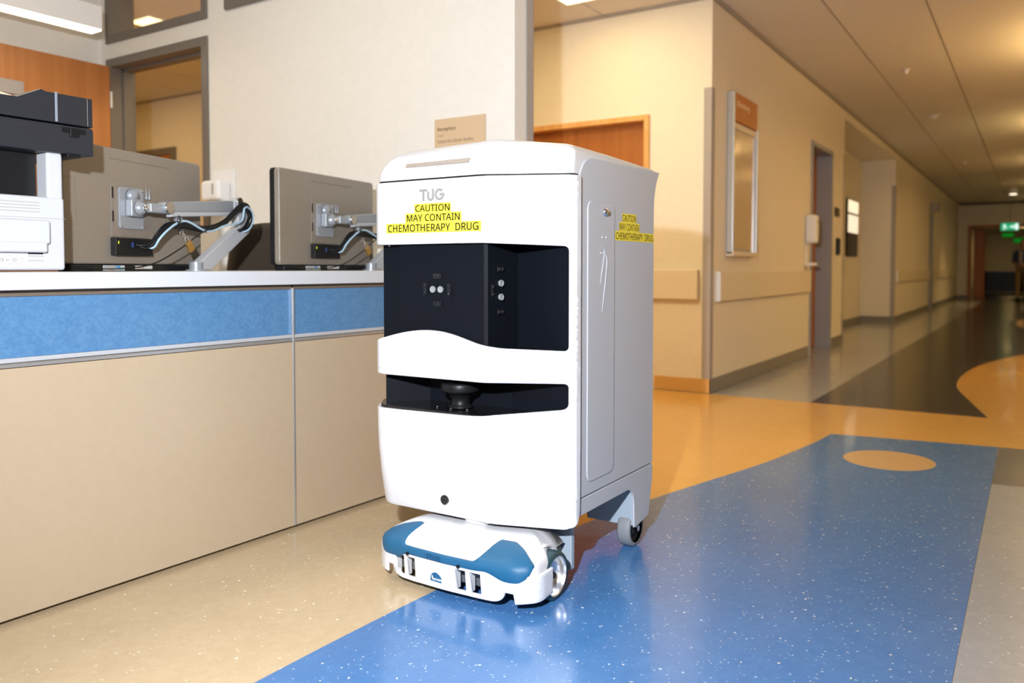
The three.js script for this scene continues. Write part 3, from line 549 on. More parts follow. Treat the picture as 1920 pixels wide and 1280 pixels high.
{
  const d = new THREE.Group(); d.name = 'access_door'; robot.add(d);
  mesh('door_panel', sideExtrude(rrect(0.066, 0.234, 0.283, 1.062, 0.03), 0.3565, 0.3605, 0.0025, 3), M.sideGrey, d);
  mesh('lock', lathe([[0, 0.012], [0.006, 0.0115], [0.0095, 0.008], [0.0115, 0.003], [0.0125, 0], [0, 0]], 24).rotateZ(-Math.PI / 2).translate(0.3602, 1.034, -0.168), M.chrome, d);
  const hook = [[0.3576, 0.932, -0.150], [0.3584, 0.928, -0.166], [0.3584, 0.90, -0.162], [0.3584, 0.86, -0.150], [0.3576, 0.83, -0.142]];
  mesh('raised_handle', merge([tube(hook, 0.0040, 30, 8), tube([[0.3576, 0.925, -0.168], [0.3584, 0.90, -0.182], [0.3584, 0.86, -0.178], [0.3584, 0.80, -0.165], [0.3576, 0.752, -0.152]], 0.0040, 30, 8)]), M.sideGrey, d);
  for (const [y, z] of [[0.962, -0.152], [0.962, -0.176], [0.918, -0.142], [0.918, -0.158]]) mesh('rivet', new THREE.SphereGeometry(0.0032, 10, 8).translate(0.3605, y, z), M.aluPaint, d);
}
// legs with casters
for (const s of [1, -1]) {
  const xo = s > 0 ? 0.351 : -0.282, xi = s > 0 ? 0.19 : -0.121;
  const sh = new THREE.Shape(); sh.moveTo(0.386, 0.215); sh.lineTo(0.390, 0.076); sh.lineTo(0.495, 0.076); sh.lineTo(0.522, 0.2); sh.lineTo(0.522, 0.215); sh.closePath();
  mesh('leg', sideExtrude(sh, xo, xi, 0.006, 3), M.legGrey, robot);
  const c = new THREE.Group(); c.name = 'caster'; c.position.set(xo - s * 0.026, 0.0575, -0.430); robot.add(c);
  mesh('tyre', lathe([[0.045, -0.021], [0.053, -0.021], [0.0575, -0.015], [0.0575, 0.015], [0.053, 0.021], [0.045, 0.021]], 44).rotateZ(Math.PI / 2), M.tyreGrey, c);
  mesh('hub', lathe([[0, 0.012], [0.02, 0.012], [0.024, 0.006], [0.041, 0.008], [0.047, 0.019], [0.047, -0.019], [0.041, -0.008], [0.024, -0.006], [0.02, -0.012], [0, -0.012]], 36).rotateZ(Math.PI / 2), M.black, c);
  mesh('axle', cyl(0.009, 0.056, 0, 0, 0, 'x', 16), M.chrome, c);
  mesh('fork', box(-s * 0.028, -s * 0.024, -0.012, 0.06, -0.014, 0.014), M.black, c);
}
mesh('underbody', box(-0.28, 0.348, 0.196, 0.206, -0.52, -0.03, 0.003), M.legGrey, robot);
mesh('support_plate', box(-0.15, 0.312, 0.03, 0.2, -0.085, -0.065, 0.004), M.legGrey, robot);
mesh('turntable', lathe([[0, 0.158], [0.045, 0.158], [0.05, 0.163], [0.05, 0.178], [0.042, 0.196], [0, 0.197]], 36).translate(0.075, 0, 0.03), M.whitePlain, robot);
// caution labels and logo on the front
function strip(text, s0, s1, y0, y1, key) {
  const W = 1024, Hh = Math.round(1024 * (y1 - y0) / (s1 - s0));
  const tex = canvasTex(W, Hh, (c, w, h) => { c.fillStyle = '#e6d43c'; c.fillRect(0, 0, w, h); c.fillStyle = '#0e0d04'; let fs = h * 0.98; c.font = fs + 'px sans-serif'; const m = c.measureText(text).width; c.textAlign = 'left'; c.textBaseline = 'alphabetic'; c.save(); c.translate(w * 0.015, h * 0.86); c.scale(w * 0.97 / m, 1); c.lineWidth = h * 0.03; c.strokeStyle = '#141204'; c.strokeText(text, 0, 0); c.fillText(text, 0, 0); c.restore(); });
  return { tex };
}
function frontStrip(text, s0, s1, y0, y1, parent) {
  const { tex } = strip(text, s0, s1, y0, y1); const g = new THREE.PlaneGeometry(s1 - s0, y1 - y0, 40, 1).translate((s0 + s1) / 2, (y0 + y1) / 2, 0.0132 - 0.000); bend(g, cover, taper); g.translate(0, 0, -0.004); g.computeVertexNormals();
  return mesh('caution_strip', g, mat(0xffffff, 0.4, { map: tex, side: THREE.DoubleSide }), parent);
}
const capt = new THREE.Group(); capt.name = 'caution_label'; capt.userData.label = 'yellow caution label on the white front'; robot.add(capt);
frontStrip('CAUTION', -0.088, 0.040, 1.0305, 1.056, capt); frontStrip('MAY CONTAIN', -0.121, 0.075, 1.0035, 1.030, capt); frontStrip('CHEMOTHERAPY  DRUG', -0.192, 0.137, 0.975, 1.003, capt);
const caps = new THREE.Group(); caps.name = 'caution_label'; caps.userData.label = 'yellow caution label on the grey side'; robot.add(caps);
function sideStrip(text, z0, z1, y0, y1) {
  const { tex } = strip(text, 0, Math.abs(z1 - z0), y0, y1); const g = new THREE.PlaneGeometry(Math.abs(z1 - z0), y1 - y0); const m = mesh('caution_strip', g, mat(0xffffff, 0.4, { map: tex, side: THREE.DoubleSide }), caps);
  m.rotation.y = Math.PI / 2; m.position.set(0.3582, (y0 + y1) / 2, (z0 + z1) / 2); return m;
}
sideStrip('CAUTION', -0.288, -0.388, 1.012, 1.038); sideStrip('MAY CONTAIN', -0.266, -0.412, 0.985, 1.0115); sideStrip('CHEMOTHERAPY  DRUG', -0.2405, -0.524, 0.957, 0.9845);
function textGeo(text, size, depth, f = font, track = 0) { const g = new TextGeometry(text, { font: f, size, depth, curveSegments: 8, bevelEnabled: false }); g.computeBoundingBox(); g.translate(-(g.boundingBox.max.x + g.boundingBox.min.x) / 2, 0, 0); return g; }
{ // lettering cut from broad strokes
  const w = 0.0072, H = 0.0335, st = (pts) => { const q = new THREE.Shape(); pts.forEach((p, i) => i ? q.lineTo(...p) : q.moveTo(...p)); q.closePath(); return q; };
  const arcBand = (cx, cy, r0, r1, a0, a1) => { const o = [], n = 18; for (let i = 0; i <= n; i++) { const t = a0 + (a1 - a0) * i / n; o.push([cx + r1 * Math.cos(t), cy + r1 * Math.sin(t)]); } for (let i = n; i >= 0; i--) { const t = a0 + (a1 - a0) * i / n; o.push([cx + r0 * Math.cos(t), cy + r0 * Math.sin(t)]); } return st(o); };
  const T = st([[-0.044, H], [-0.044, H - w], [-0.0335, H - w], [-0.0335, 0], [-0.0263, 0], [-0.0263, H - w], [-0.0165, H - w], [-0.0165, H]]);
  const U = [st([[-0.0165, H - w], [-0.0165, 0.0115], [-0.0095, 0.0115], [-0.0095, H - w]]), st([[0.0005, H], [0.0005, 0.0115], [0.0075, 0.0115], [0.0075, H]]), arcBand(-0.0045, 0.0115, 0.005, 0.012, Math.PI, 2 * Math.PI)];
  const G = [arcBand(0.0265, H / 2, H / 2 - w, H / 2, 0.75, 2 * Math.PI), st([[0.0265, H / 2 + w * 0.5], [0.0265, H / 2 - w * 0.5], [0.0265 + H / 2, H / 2 - w * 0.5], [0.0265 + H / 2, H / 2 + w * 0.5]])];
  const g = merge([T, ...U, ...G].map((q, i) => new THREE.ExtrudeGeometry(q, { depth: 0.0009 + i * 0.00002, bevelEnabled: false }))); g.translate(-0.026, 1.0625, 0.0122); bend(g, cover, taper); g.translate(0, 0, -0.004); g.computeVertexNormals(); mesh('brand_lettering', g, M.logoGrey, robot); }

// drive base
const baseG = new THREE.Group(); baseG.name = 'drive_base'; baseG.position.set(0.085, 0, 0); robot.add(baseG);
{
  const pts = filletPath([[0.256, 0.112], [0.258, 0.178], [0.215, 0.208], [0.11, 0.219], [0, 0.223], [-0.11, 0.219], [-0.215, 0.208], [-0.258, 0.178], [-0.256, 0.112]], [0, 0.04, 0.06, 0.2, 0.3, 0.2, 0.06, 0.04, 0], 8);
  const bp = pathTable(pts, 0);
  const sk = new THREE.Shape(); const m = bp.max, n0 = 0.186, n1 = 0.208;
  sk.moveTo(-m, 0.034); sk.lineTo(-n1, 0.028); sk.lineTo(-n1, 0.052); sk.lineTo(-n0, 0.052); sk.quadraticCurveTo(-n0 + 0.004, 0.025, -n0 + 0.04, 0.023); sk.lineTo(n0 - 0.04, 0.023); sk.quadraticCurveTo(n0 - 0.004, 0.025, n0, 0.052); sk.lineTo(n1, 0.052); sk.lineTo(n1 + 0.004, 0.026); sk.lineTo(m, 0.034); sk.lineTo(m, 0.1); sk.lineTo(-m, 0.1); sk.closePath();
  const slots = [-0.158, -0.118, 0.052, 0.098];
  for (const s of slots) { const h = new THREE.Path(); h.moveTo(s - 0.017, 0.086); h.lineTo(s + 0.015, 0.086); h.lineTo(s + 0.019, 0.034); h.lineTo(s - 0.010, 0.034); h.closePath(); sk.holes.push(h); }
  mesh('skirt', bentExtrude(sk, 0.01, 0.003, bp, undefined, 0.014, 0.7, 7).translate(0, 0, -0.008), M.white, baseG);
  for (const s of slots) { const a = bp.at(s); const rib = box(-0.0015, 0.0015, 0.03, 0.09, -0.022, 0); rib.rotateY(0.12); rib.translate(a.p.x - 0.0175, 0, a.p.y - 0.006); mesh('slot_rib', rib, M.whitePlain, baseG); }
  mesh('chassis', box(-0.2, 0.2, 0.03, 0.10, -0.06, 0.172, 0.006), M.chassis, baseG);
  // upper shell
  const prof = [[0, 0.096, 0], [0.1, 0.110, 0.002], [0.2, 0.120, 0.008], [0.35, 0.133, 0.03], [0.5, 0.143, 0.06], [0.7, 0.153, 0.10], [0.85, 0.157, 0.14], [1, 0.158, 0.18]];
  const pr = (v) => { if (v <= 0) return [0.096 + v * 0.17, 0]; let i = 1; while (i < prof.length - 1 && prof[i][0] < v) i++; const u = (v - prof[i - 1][0]) / (prof[i][0] - prof[i - 1][0]); return [prof[i - 1][1] + (prof[i][1] - prof[i - 1][1]) * u, prof[i - 1][2] + (prof[i][2] - prof[i - 1][2]) * u]; };
  const ZC = 0.0; const map = (x, z, v) => { const [y, ins] = pr(v); return V3(x * (1 - ins * 0.62 / 0.256), y, ZC + (z - ZC) * (1 - ins * 0.92 / 0.223)); };
  const outl = bp.P.slice().reverse().map((p) => [p.x, p.y]); // right to left
  const rear = [[-0.25, 0.09], [-0.232, 0.06], [-0.222, 0.02], [-0.218, -0.04], [0, -0.05], [0.218, -0.04], [0.222, 0.02], [0.232, 0.06], [0.25, 0.10]];
  const ring = [...outl, ...rear]; const n = ring.length, NV = 18, pos = [], idx = [];
  for (let k = 0; k <= NV; k++) for (let i = 0; i < n; i++) { const v = k / NV; const q = map(ring[i][0], ring[i][1], v); if (i >= outl.length) q.y = Math.max(q.y, 0.118); pos.push(q.x, q.y, q.z); }
  for (let k = 0; k < NV; k++) for (let i = 0; i < n; i++) { const a = k * n + i, b = k * n + (i + 1) % n; idx.push(a, a + n, b, b, a + n, b + n); }
  pos.push(0, 0.1585, 0.02); const ce = pos.length / 3 - 1; for (let i = 0; i < n; i++) idx.push(NV * n + i, ce, NV * n + (i + 1) % n);
  let g = new THREE.BufferGeometry(); g.setAttribute('position', new THREE.Float32BufferAttribute(pos, 3)); g.setIndex(idx); g.computeVertexNormals();
  if (g.attributes.normal.getY(ce) < 0) { for (let i = 0; i < idx.length; i += 3) { const t = idx[i + 1]; idx[i + 1] = idx[i + 2]; idx[i + 2] = t; } g.setIndex(idx); g.computeVertexNormals(); }
  mesh('top_shell', g, M.white, baseG);
  // blue bumper laid over the shell
  const NU = 110, NW = 14, bpos = [], bidx = []; const su = bp.max - 0.062;
  const sm = (a, b, x) => { const t = Math.max(0, Math.min(1, (x - a) / (b - a))); return t * t * (3 - 2 * t); };
  const surf = (s, v) => { const a = bp.at(s); return map(a.p.x, a.p.y, v); };
  for (let i = 0; i <= NU; i++) {
    const s = -su + 2 * su * i / NU, q = Math.abs(s); const rise = (s < 0 ? sm(0.14, 0.195, q) : sm(0.085, 0.165, q)) * (1 - 0.5 * sm(0.21, su, q));
    const endT = 1 - Math.pow(sm(su - 0.03, su, q), 1.5); const hi = 0.16 + 0.56 * rise, lo = -0.02 - 0.12 * sm(0.12, 0.19, q) * (1 - sm(su - 0.05, su, q)); const mid = (hi + lo) / 2, hh = (hi - lo) / 2 * (0.15 + 0.85 * endT);
    for (let j = 0; j <= NW; j++) {
      const w = j / NW * 2 - 1, v = mid + hh * w; const p0 = surf(s, v), pu = surf(Math.min(su, s + 0.004), v).sub(surf(Math.max(-su, s - 0.004), v)), pv = surf(s, v + 0.03).sub(surf(s, v - 0.03)); const nn = pu.cross(pv).normalize(); if (nn.y < -0.2 || nn.z < -0.6) nn.negate();
      const th = 0.0065 * Math.pow(Math.max(0, 1 - Math.pow(Math.abs(w), 4)), 0.5) * Math.sqrt(Math.max(0, endT)) - 0.0012; p0.addScaledVector(nn, th); bpos.push(p0.x, p0.y, p0.z);
    }
  }
  for (let i = 0; i < NU; i++) for (let j = 0; j < NW; j++) { const a = i * (NW + 1) + j, b = a + NW + 1; bidx.push(a, b, a + 1, b, b + 1, a + 1); }
  const bg = new THREE.BufferGeometry(); bg.setAttribute('position', new THREE.Float32BufferAttribute(bpos, 3)); bg.setIndex(bidx); bg.computeVertexNormals();
  const bump = mesh('bumper', bg, M.bumper, baseG);
  for (const s of [-0.122, 0.052]) { const p = surf(s, 0.02); mesh('bumper_screw', cyl(0.0045, 0.004, p.x, p.y, p.z + 0.010, 'z', 14), M.black, bump); }
  { let t = textGeo('TUG', 0.0145, 0.0015).scale(1.3, 1, 1); t.translate(-0.035, 0.0985, 0.2282); mesh('bumper_lettering', t, M.bumperText, bump); }
  // leaf shaped badge
  const lg = new THREE.Shape(); lg.moveTo(-0.022, -0.011); lg.lineTo(-0.021, 0.002); lg.quadraticCurveTo(-0.016, 0.013, -0.003, 0.013); lg.quadraticCurveTo(0.014, 0.008, 0.026, -0.013); lg.closePath();
  const lgeo = new THREE.ExtrudeGeometry(lg, { depth: 0.0012, bevelEnabled: false, curveSegments: 14 }); { const p = lgeo.attributes.position, u = lgeo.attributes.uv; for (let i = 0; i < p.count; i++) u.setXY(i, (p.getX(i) + 0.022) / 0.048, (p.getY(i) + 0.013) / 0.026); }
  const ltex = canvasTex(384, 208, (c, w, h) => { c.fillStyle = '#12577f'; c.fillRect(0, 0, w, h); c.fillStyle = '#f4f8fb'; c.font = 'bold 62px sans-serif'; c.textAlign = 'left'; c.fillText('AETHON', 62, 170, 250); c.fillRect(34, 70, 18, 44); c.fillRect(58, 86, 14, 58); c.fillRect(44, 112, 12, 40); });
  const bd = mesh('badge', lgeo, mat(0xffffff, 0.35, { map: ltex }), baseG); bd.position.set(-0.022, 0.052, 0.2235);
  // small dark openings with connector where the bumper meets the top
  mesh('connector_recess', box(-0.2, -0.165, 0.125, 0.143, 0.135, 0.17, 0.002), M.black, baseG); mesh('connector', box(-0.193, -0.178, 0.128, 0.1445, 0.142, 0.165, 0.002), M.whitePlain, baseG);
  // drive wheels
  for (const s of [1, -1]) {
    const w = new THREE.Group(); w.name = 'drive_wheel'; w.position.set(s * 0.235, 0.0645, 0.070); w.rotation.y = s > 0 ? 0 : Math.PI; baseG.add(w);
    mesh('tyre', lathe([[0.053, -0.024], [0.0605, -0.023], [0.0645, -0.017], [0.0645, 0.016], [0.061, 0.022], [0.0535, 0.024], [0.053, 0.024]], 56).rotateZ(-Math.PI / 2), M.tyre, w);
    mesh('rim', lathe([[0.0535, 0.022], [0.0505, 0.0225], [0.0475, 0.012], [0.044, -0.012], [0.02, -0.015], [0, -0.015], [0, -0.02], [0.0535, -0.022]], 56).rotateZ(-Math.PI / 2), M.rimMetal, w);
    mesh('axle_nut', merge([cyl(0.012, 0.022, -0.003, 0, 0, 'x', 6), cyl(0.008, 0.008, 0.011, 0, 0, 'x', 20)]), M.black, w);
  }
  mesh('fender', (() => { const s = new THREE.Shape(); s.absarc(0, 0, 0.077, 0.35, 2.35, false); s.absarc(0, 0, 0.069, 2.35, 0.35, true); s.closePath(); const e = extrude(s, 0.03, 0.002, 2, 20); e.rotateY(Math.PI / 2); e.translate(0.195, 0.0645, 0.070); return e; })(), M.white, baseG);
}

// ---------------------------------------------------------------- reception counter
const KX = -2.08, KZ = -1.65, KT = -1.78 * Math.PI / 180;   // pivot and slight turn of the counter line
const counter = thing('reception_counter', 'reception counter front of beige panels with a blue band below the white top', 'counter', [KX, 0, KZ], KT);
const zA = -1.24, zB = 3.6, seamZ = -0.222;                  // local z range and the visible joint
mesh('carcass', box(-0.66, -0.03, 0.012, 0.818, zA, zB, 0.002), M.whitePlain, counter);
mesh('plinth', box(-0.62, -0.03, 0.0, 0.014, zA + 0.02, zB - 0.02), M.plinth, counter);
for (const [a, b] of [[zA, seamZ - 0.004], [seamZ + 0.004, 1.5], [1.508, zB]]) {
  mesh('beige_panel', boxUV(box(-0.022, 0, 0.012, 0.63, a, b, 0.0015), 1, 1), M.laminate, counter);
  mesh('blue_panel', boxUV(box(-0.03, -0.008, 0.655, 0.806, a, b, 0.001), 1, 1), M.bluePanel, counter);
  const ch = mesh('metal_channel', box(-0.03, 0.0015, 0.632, 0.6405, a, b, 0.001), M.alu, counter);
  mesh('channel_lip', box(-0.03, 0.001, 0.6435, 0.655, a, b, 0.002), M.aluPaint, ch); mesh('channel_groove', box(-0.03, -0.006, 0.6405, 0.6435, a, b), M.gapDark, ch);
  mesh('shadow_rail', box(-0.03, -0.004, 0.806, 0.822, a, b), M.reveal, counter);
}
for (const z of [seamZ, 1.504]) mesh('joint_strip', box(-0.025, 0.003, 0.012, 0.81, z - 0.0042, z + 0.0042, 0.0012), M.alu, counter);
const worktop = thing('worktop', 'thick white worktop along the reception counter', 'worktop', [KX, 0, KZ], KT);
mesh('top_slab', box(-0.72, 0.03, 0.822, 0.866, zA - 0.01, zB + 0.02, 0.0025), M.counterWhite, worktop);

// ---------------------------------------------------------------- printer
{
  const g = thing('office_printer', 'white multifunction printer with a charcoal scanner on the counter', 'printer', [-2.2, 0.8662, -1.19]);
  // local: x = 0 at the rear face that looks at us, -x deeper; z = 0 at its right end, +z to the left
  M.charcoal = mat(lin(0.016, 0.0185, 0.025), 0.42);
  mesh('lower_body', merge([box(-0.43, 0, 0.004, 0.198, 0.0, 0.46, 0.008)]), M.printerWhite, g);
  mesh('rear_tray', merge([box(-0.01, 0.016, 0.072, 0.136, 0.045, 0.44, 0.008), box(-0.01, 0.019, 0.05, 0.078, 0.055, 0.44, 0.006)]), M.printerWhite, g);
  mesh('post', box(-0.06, -0.002, 0.19, 0.318, 0.002, 0.044, 0.008), M.printerWhite, g); mesh('post', box(-0.43, -0.37, 0.19, 0.318, 0.002, 0.05, 0.008), M.printerWhite, g);
  mesh('output_recess', box(-0.42, -0.055, 0.198, 0.316, 0.046, 0.44), M.black, g);
  for (let i = 0; i < 4; i++) mesh('vent_slot', box(-0.002, 0.0006, 0.156 + i * 0.008, 0.1578 + i * 0.008, 0.066, 0.36), M.guard, g);
  for (const y of [0.028, 0.04]) mesh('vent_slot', box(-0.002, 0.0006, y, y + 0.002, 0.058, 0.098), M.guard, g);
  mesh('seam', box(-0.43, 0.0004, 0.1405, 0.142, -0.0004, 0.46), M.guard, g);
  mesh('latch_gap', box(-0.002, 0.0008, 0.046, 0.05, 0.06, 0.098), M.black, g);
  const lt = canvasTex(256, 128, (c, w, h) => { c.fillStyle = '#f1f2f5'; c.fillRect(0, 0, w, h); c.fillStyle = c.strokeStyle = '#24272c'; c.lineWidth = 5; c.strokeRect(14, 50, 44, 22); c.font = 'bold 30px sans-serif'; c.fillText('FC', 84, 74); c.beginPath(); c.arc(160, 62, 15, 0, 7); c.stroke(); c.fillRect(184, 58, 30, 5); c.fillRect(224, 44, 14, 5); c.fillRect(224, 74, 16, 6); c.fillRect(60, 20, 150, 3); c.fillRect(100, 100, 120, 3); c.fillRect(100, 108, 120, 3); });
  const lb = mesh('rating_label', new THREE.PlaneGeometry(0.07, 0.032), mat(0xffffff, 0.5, { map: lt }), g); lb.rotation.y = Math.PI / 2; lb.position.set(0.0009, 0.03, 0.14);
  const sc = new THREE.Group(); sc.name = 'scanner'; g.add(sc);
  mesh('scanner_bed', merge([box(-0.47, 0.012, 0.316, 0.392, -0.078, 0.47, 0.006)]), M.charcoal, sc);
  const s = new THREE.Shape(); s.moveTo(0.078, 0.396); s.lineTo(0.078, 0.474); s.lineTo(-0.045, 0.474); s.lineTo(-0.06, 0.478); s.lineTo(-0.12, 0.448); s.lineTo(-0.5, 0.442); s.lineTo(-0.5, 0.396); s.closePath();
  mesh('document_feeder', sideExtrude(s, -0.46, 0.008, 0.003), M.charcoal, sc);
  mesh('feeder_edge', box(0.004, 0.0105, 0.398, 0.4765, -0.022 + 0.04, -0.015 + 0.04, 0.0025), mat(lin(0.30, 0.36, 0.44), 0.16, { metalness: 0.4 }), sc);
  mesh('cover_line', box(0.0075, 0.0084, 0.398, 0.472, -0.063, -0.0622), M.guard, sc);
  mesh('hinge', merge([box(0.004, 0.0135, 0.372, 0.386, -0.055, 0.014, 0.002), box(0.006, 0.017, 0.362, 0.386, -0.035, -0.01, 0.002)]), M.black, sc);
  mesh('lower_clip', box(-0.02, 0.012, 0.308, 0.318, -0.04, -0.004, 0.002), M.black, sc);
  mesh('paper_guide', box(-0.3, -0.05, 0.452, 0.456, 0.06, 0.30), mat(lin(0.1, 0.09, 0.08), 0.5), sc);
  const sheets = thing('paper_stack', 'cream sheets lying in the printer feeder tray', 'paper', [-2.34, 0.8662 + 0.462, -1.02]);
  const ps = mesh('sheets', box(-0.1, 0.1, 0, 0.006, -0.06, 0.15, 0.001), mat(lin(0.7, 0.6, 0.4), 0.7), sheets); ps.rotation.x = -0.16;
}

// ---------------------------------------------------------------- monitors on arms
M.monBack = mat(lin(0.25, 0.22, 0.185), 0.36, { metalness: 0.25 });
M.armGrey = mat(lin(0.30, 0.325, 0.36), 0.36, { metalness: 0.25 });
M.armWhite = mat(lin(0.43, 0.445, 0.475), 0.4);
const turnOf = (dx, dz) => Math.atan2(-dz, dx);   // turn that lays local +x along (dx, dz)
function monitor(label, cx, cz, ang) {
  // local x along the panel, +z is the back that faces the corridor
  const g = thing('monitor', label, 'monitor', [cx, 0.8662, cz], ang, 'monitors on the reception counter');
  const W = 0.32;
  mesh('back_shell', extrude(rrect(-W, W, 0.022, 0.392, 0.018), 0.026, 0.006, 3).translate(0, 0, -0.026), M.monBack, g);
  mesh('bezel', extrude(rrect(-W - 0.001, W + 0.001, 0.02, 0.393, 0.019), 0.018, 0.002).translate(0, 0, -0.0445), M.black, g);
  mesh('screen', box(-W + 0.012, W - 0.012, 0.035, 0.38, -0.0465, -0.0446), M.blackGloss, g);
  mesh('speaker_bar', box(-W + 0.02, W - 0.05, 0.0, 0.0205, -0.045, 0.005, 0.004), M.black, g);
  mesh('air_slot', box(-0.13, 0.15, 0.355, 0.3585, -0.003, 0.0006), M.gapDark, g);
  mesh('seam_line', merge([box(-W, -W + 0.05, 0.28, 0.2812, -0.003, 0.0004), box(-W + 0.0495, -W + 0.0507, 0.14, 0.2812, -0.003, 0.0004), box(-W, -W + 0.05, 0.14, 0.1412, -0.003, 0.0004)]), M.frame, g);
  const X = -0.045, Y = 0.205;                    // centre of the mount
  const bay = new THREE.Group(); bay.name = 'mount_bay'; g.add(bay);
  mesh('recess_plate', extrude(rrect(X - 0.085, X + 0.08, Y - 0.095, Y + 0.085, 0.004), 0.003, 0.001), M.monBack, bay);
  mesh('mount_plate', extrude(rrect(X - 0.055, X + 0.055, Y - 0.068, Y + 0.066, 0.008), 0.006, 0.0015).translate(0, 0, 0.003), M.armGrey, bay);
  for (const [x, y] of [[-0.047, 0.058], [0.047, 0.058], [-0.047, -0.06], [0.047, -0.06]]) mesh('bolt', new THREE.SphereGeometry(0.0045, 12, 8).translate(X + x, Y + y, 0.0095), M.chrome, bay);
  for (const [y, h] of [[0.045, 0.036], [-0.03, 0.034]]) mesh('side_slot', box(X - 0.081, X - 0.076, Y + y - h / 2, Y + y + h / 2, 0.002, 0.0045), M.black, bay);
  for (const x of [0.064, 0.078]) mesh('hook', new THREE.ConeGeometry(0.005, 0.042, 12).translate(X + x, Y + 0.055, 0.012), M.armGrey, bay);
  mesh('port_box', box(X - 0.088, X + 0.08, Y - 0.155, Y - 0.098, 0.0, 0.022, 0.002), M.black, bay);
  mesh('status_light', box(X - 0.079, X - 0.0755, Y - 0.118, Y - 0.109, 0.021, 0.0228), new THREE.MeshStandardMaterial({ color: lin(0.5, 0.55, 0.02), emissive: lin(0.7, 0.8, 0.05), emissiveIntensity: 0.6 }), bay);
  mesh('blue_plug', box(X - 0.022, X - 0.016, Y - 0.128, Y - 0.112, 0.022, 0.028, 0.001), mat(lin(0.012, 0.035, 0.14), 0.4), bay);
  const st = canvasTex(512, 64, (c, w, h) => { c.fillStyle = '#0a0a0c'; c.fillRect(0, 0, w, h); c.fillStyle = '#b9bdc0'; c.fillRect(60, 6, 150, 54); c.fillStyle = '#3f8ac0'; c.fillRect(150, 10, 30, 22); c.fillStyle = '#b8a050'; c.fillRect(95, 34, 40, 20); c.fillStyle = '#7faf90'; c.fillRect(170, 34, 36, 22); c.fillStyle = '#2a3038'; for (let i = 0; i < 9; i++) c.fillRect(72 + i * 9, 14, 4, 14); c.fillStyle = '#c8c6c2'; c.fillRect(285, 8, 130, 36); c.fillStyle = '#998a7c'; c.fillRect(295, 26, 60, 12); c.fillStyle = '#444'; c.fillRect(225, 20, 44, 3); });
  const sl = mesh('sticker_strip', new THREE.PlaneGeometry(0.32, 0.019), mat(0xffffff, 0.4, { map: st }), g); sl.position.set(-0.05, 0.0105, 0.0056);
  // the arm that carries it
  const arm = new THREE.Group(); arm.name = 'support_arm'; g.add(arm);
  mesh('tilt_head', merge([box(X - 0.03, X + 0.02, Y - 0.028, Y + 0.028, 0.0088, 0.034, 0.004), lathe([[0, 0.022], [0.012, 0.022], [0.018, 0.016], [0.024, 0.006], [0.025, 0], [0, 0]], 32).rotateX(Math.PI / 2).translate(X + 0.004, Y, 0.033)]), M.armGrey, arm);
  mesh('hood', lathe([[0, 0.022], [0.016, 0.02], [0.023, 0.008], [0.024, 0], [0, 0]], 24).rotateX(Math.PI / 2).translate(X - 0.004, Y + 0.04, 0.008), M.armGrey, arm);
  mesh('ball_joint', new THREE.SphereGeometry(0.011, 20, 14).translate(X + 0.006, Y, 0.058), M.chrome, arm);
  mesh('wrist', merge([box(X + 0.012, X + 0.085, Y - 0.014, Y + 0.017, 0.051, 0.073, 0.005), cyl(0.02, 0.034, X + 0.086, Y + 0.006, 0.066, 'z', 30)]), M.armGrey, arm);
  mesh('wrist_cap', cyl(0.0195, 0.006, X + 0.086, Y + 0.006, 0.086, 'z', 30), M.chrome, arm);
  const L = (x0, x1, ya, yb, yc, yd, z0, z1, m, name) => { const s = new THREE.Shape(); s.moveTo(x0, ya); s.lineTo(x1, yc); s.lineTo(x1, yd); s.lineTo(x0, yb); s.closePath(); return mesh(name, extrude(s, z1 - z0, 0.004, 3).translate(0, 0, z0), m, arm); };
  L(0.055, 0.42, 0.198, 0.232, 0.222, 0.266, 0.050, 0.080, M.armGrey, 'upper_link');
  L(0.06, 0.42, 0.182, 0.200, 0.208, 0.224, 0.054, 0.077, M.armWhite, 'upper_link_tray');
  mesh('cable_clip', lathe([[0, 0], [0.014, 0.002], [0.016, 0.012], [0.011, 0.02], [0, 0.021]], 20).translate(0.108, 0.163, 0.067), M.armGrey, arm);
  const es = new THREE.Shape(); es.moveTo(0.405, 0.262); es.quadraticCurveTo(0.43, 0.286, 0.455, 0.274); es.lineTo(0.505, 0.24); es.lineTo(0.508, 0.165); es.lineTo(0.44, 0.135); es.lineTo(0.43, 0.205); es.lineTo(0.405, 0.212); es.closePath();
  mesh('elbow', extrude(es, 0.036, 0.005, 3).translate(0, 0, 0.048), M.armWhite, arm);
  for (const [x, y] of [[0.436, 0.262], [0.434, 0.236]]) mesh('elbow_cap', cyl(0.016, 0.006, x, y, 0.087, 'z', 24), M.chrome, arm);
  const ls = new THREE.Shape(); ls.moveTo(0.507, 0.19); ls.lineTo(0.508, 0.15); ls.lineTo(0.265, 0.003); ls.lineTo(0.20, 0.003); ls.lineTo(0.195, 0.028); ls.lineTo(0.44, 0.172); ls.closePath();
  mesh('lower_link', extrude(ls, 0.034, 0.004, 3).translate(0, 0, 0.049), M.armWhite, arm);
  mesh('base_joint', merge([cyl(0.024, 0.03, 0.205, 0.016, 0.062, 'y', 28), cyl(0.036, 0.005, 0.205, 0.0025, 0.062, 'y', 32)]), M.armGrey, arm);
  // cables led along the arm
  const cb = new THREE.Group(); cb.name = 'cable_bundle'; g.add(cb);
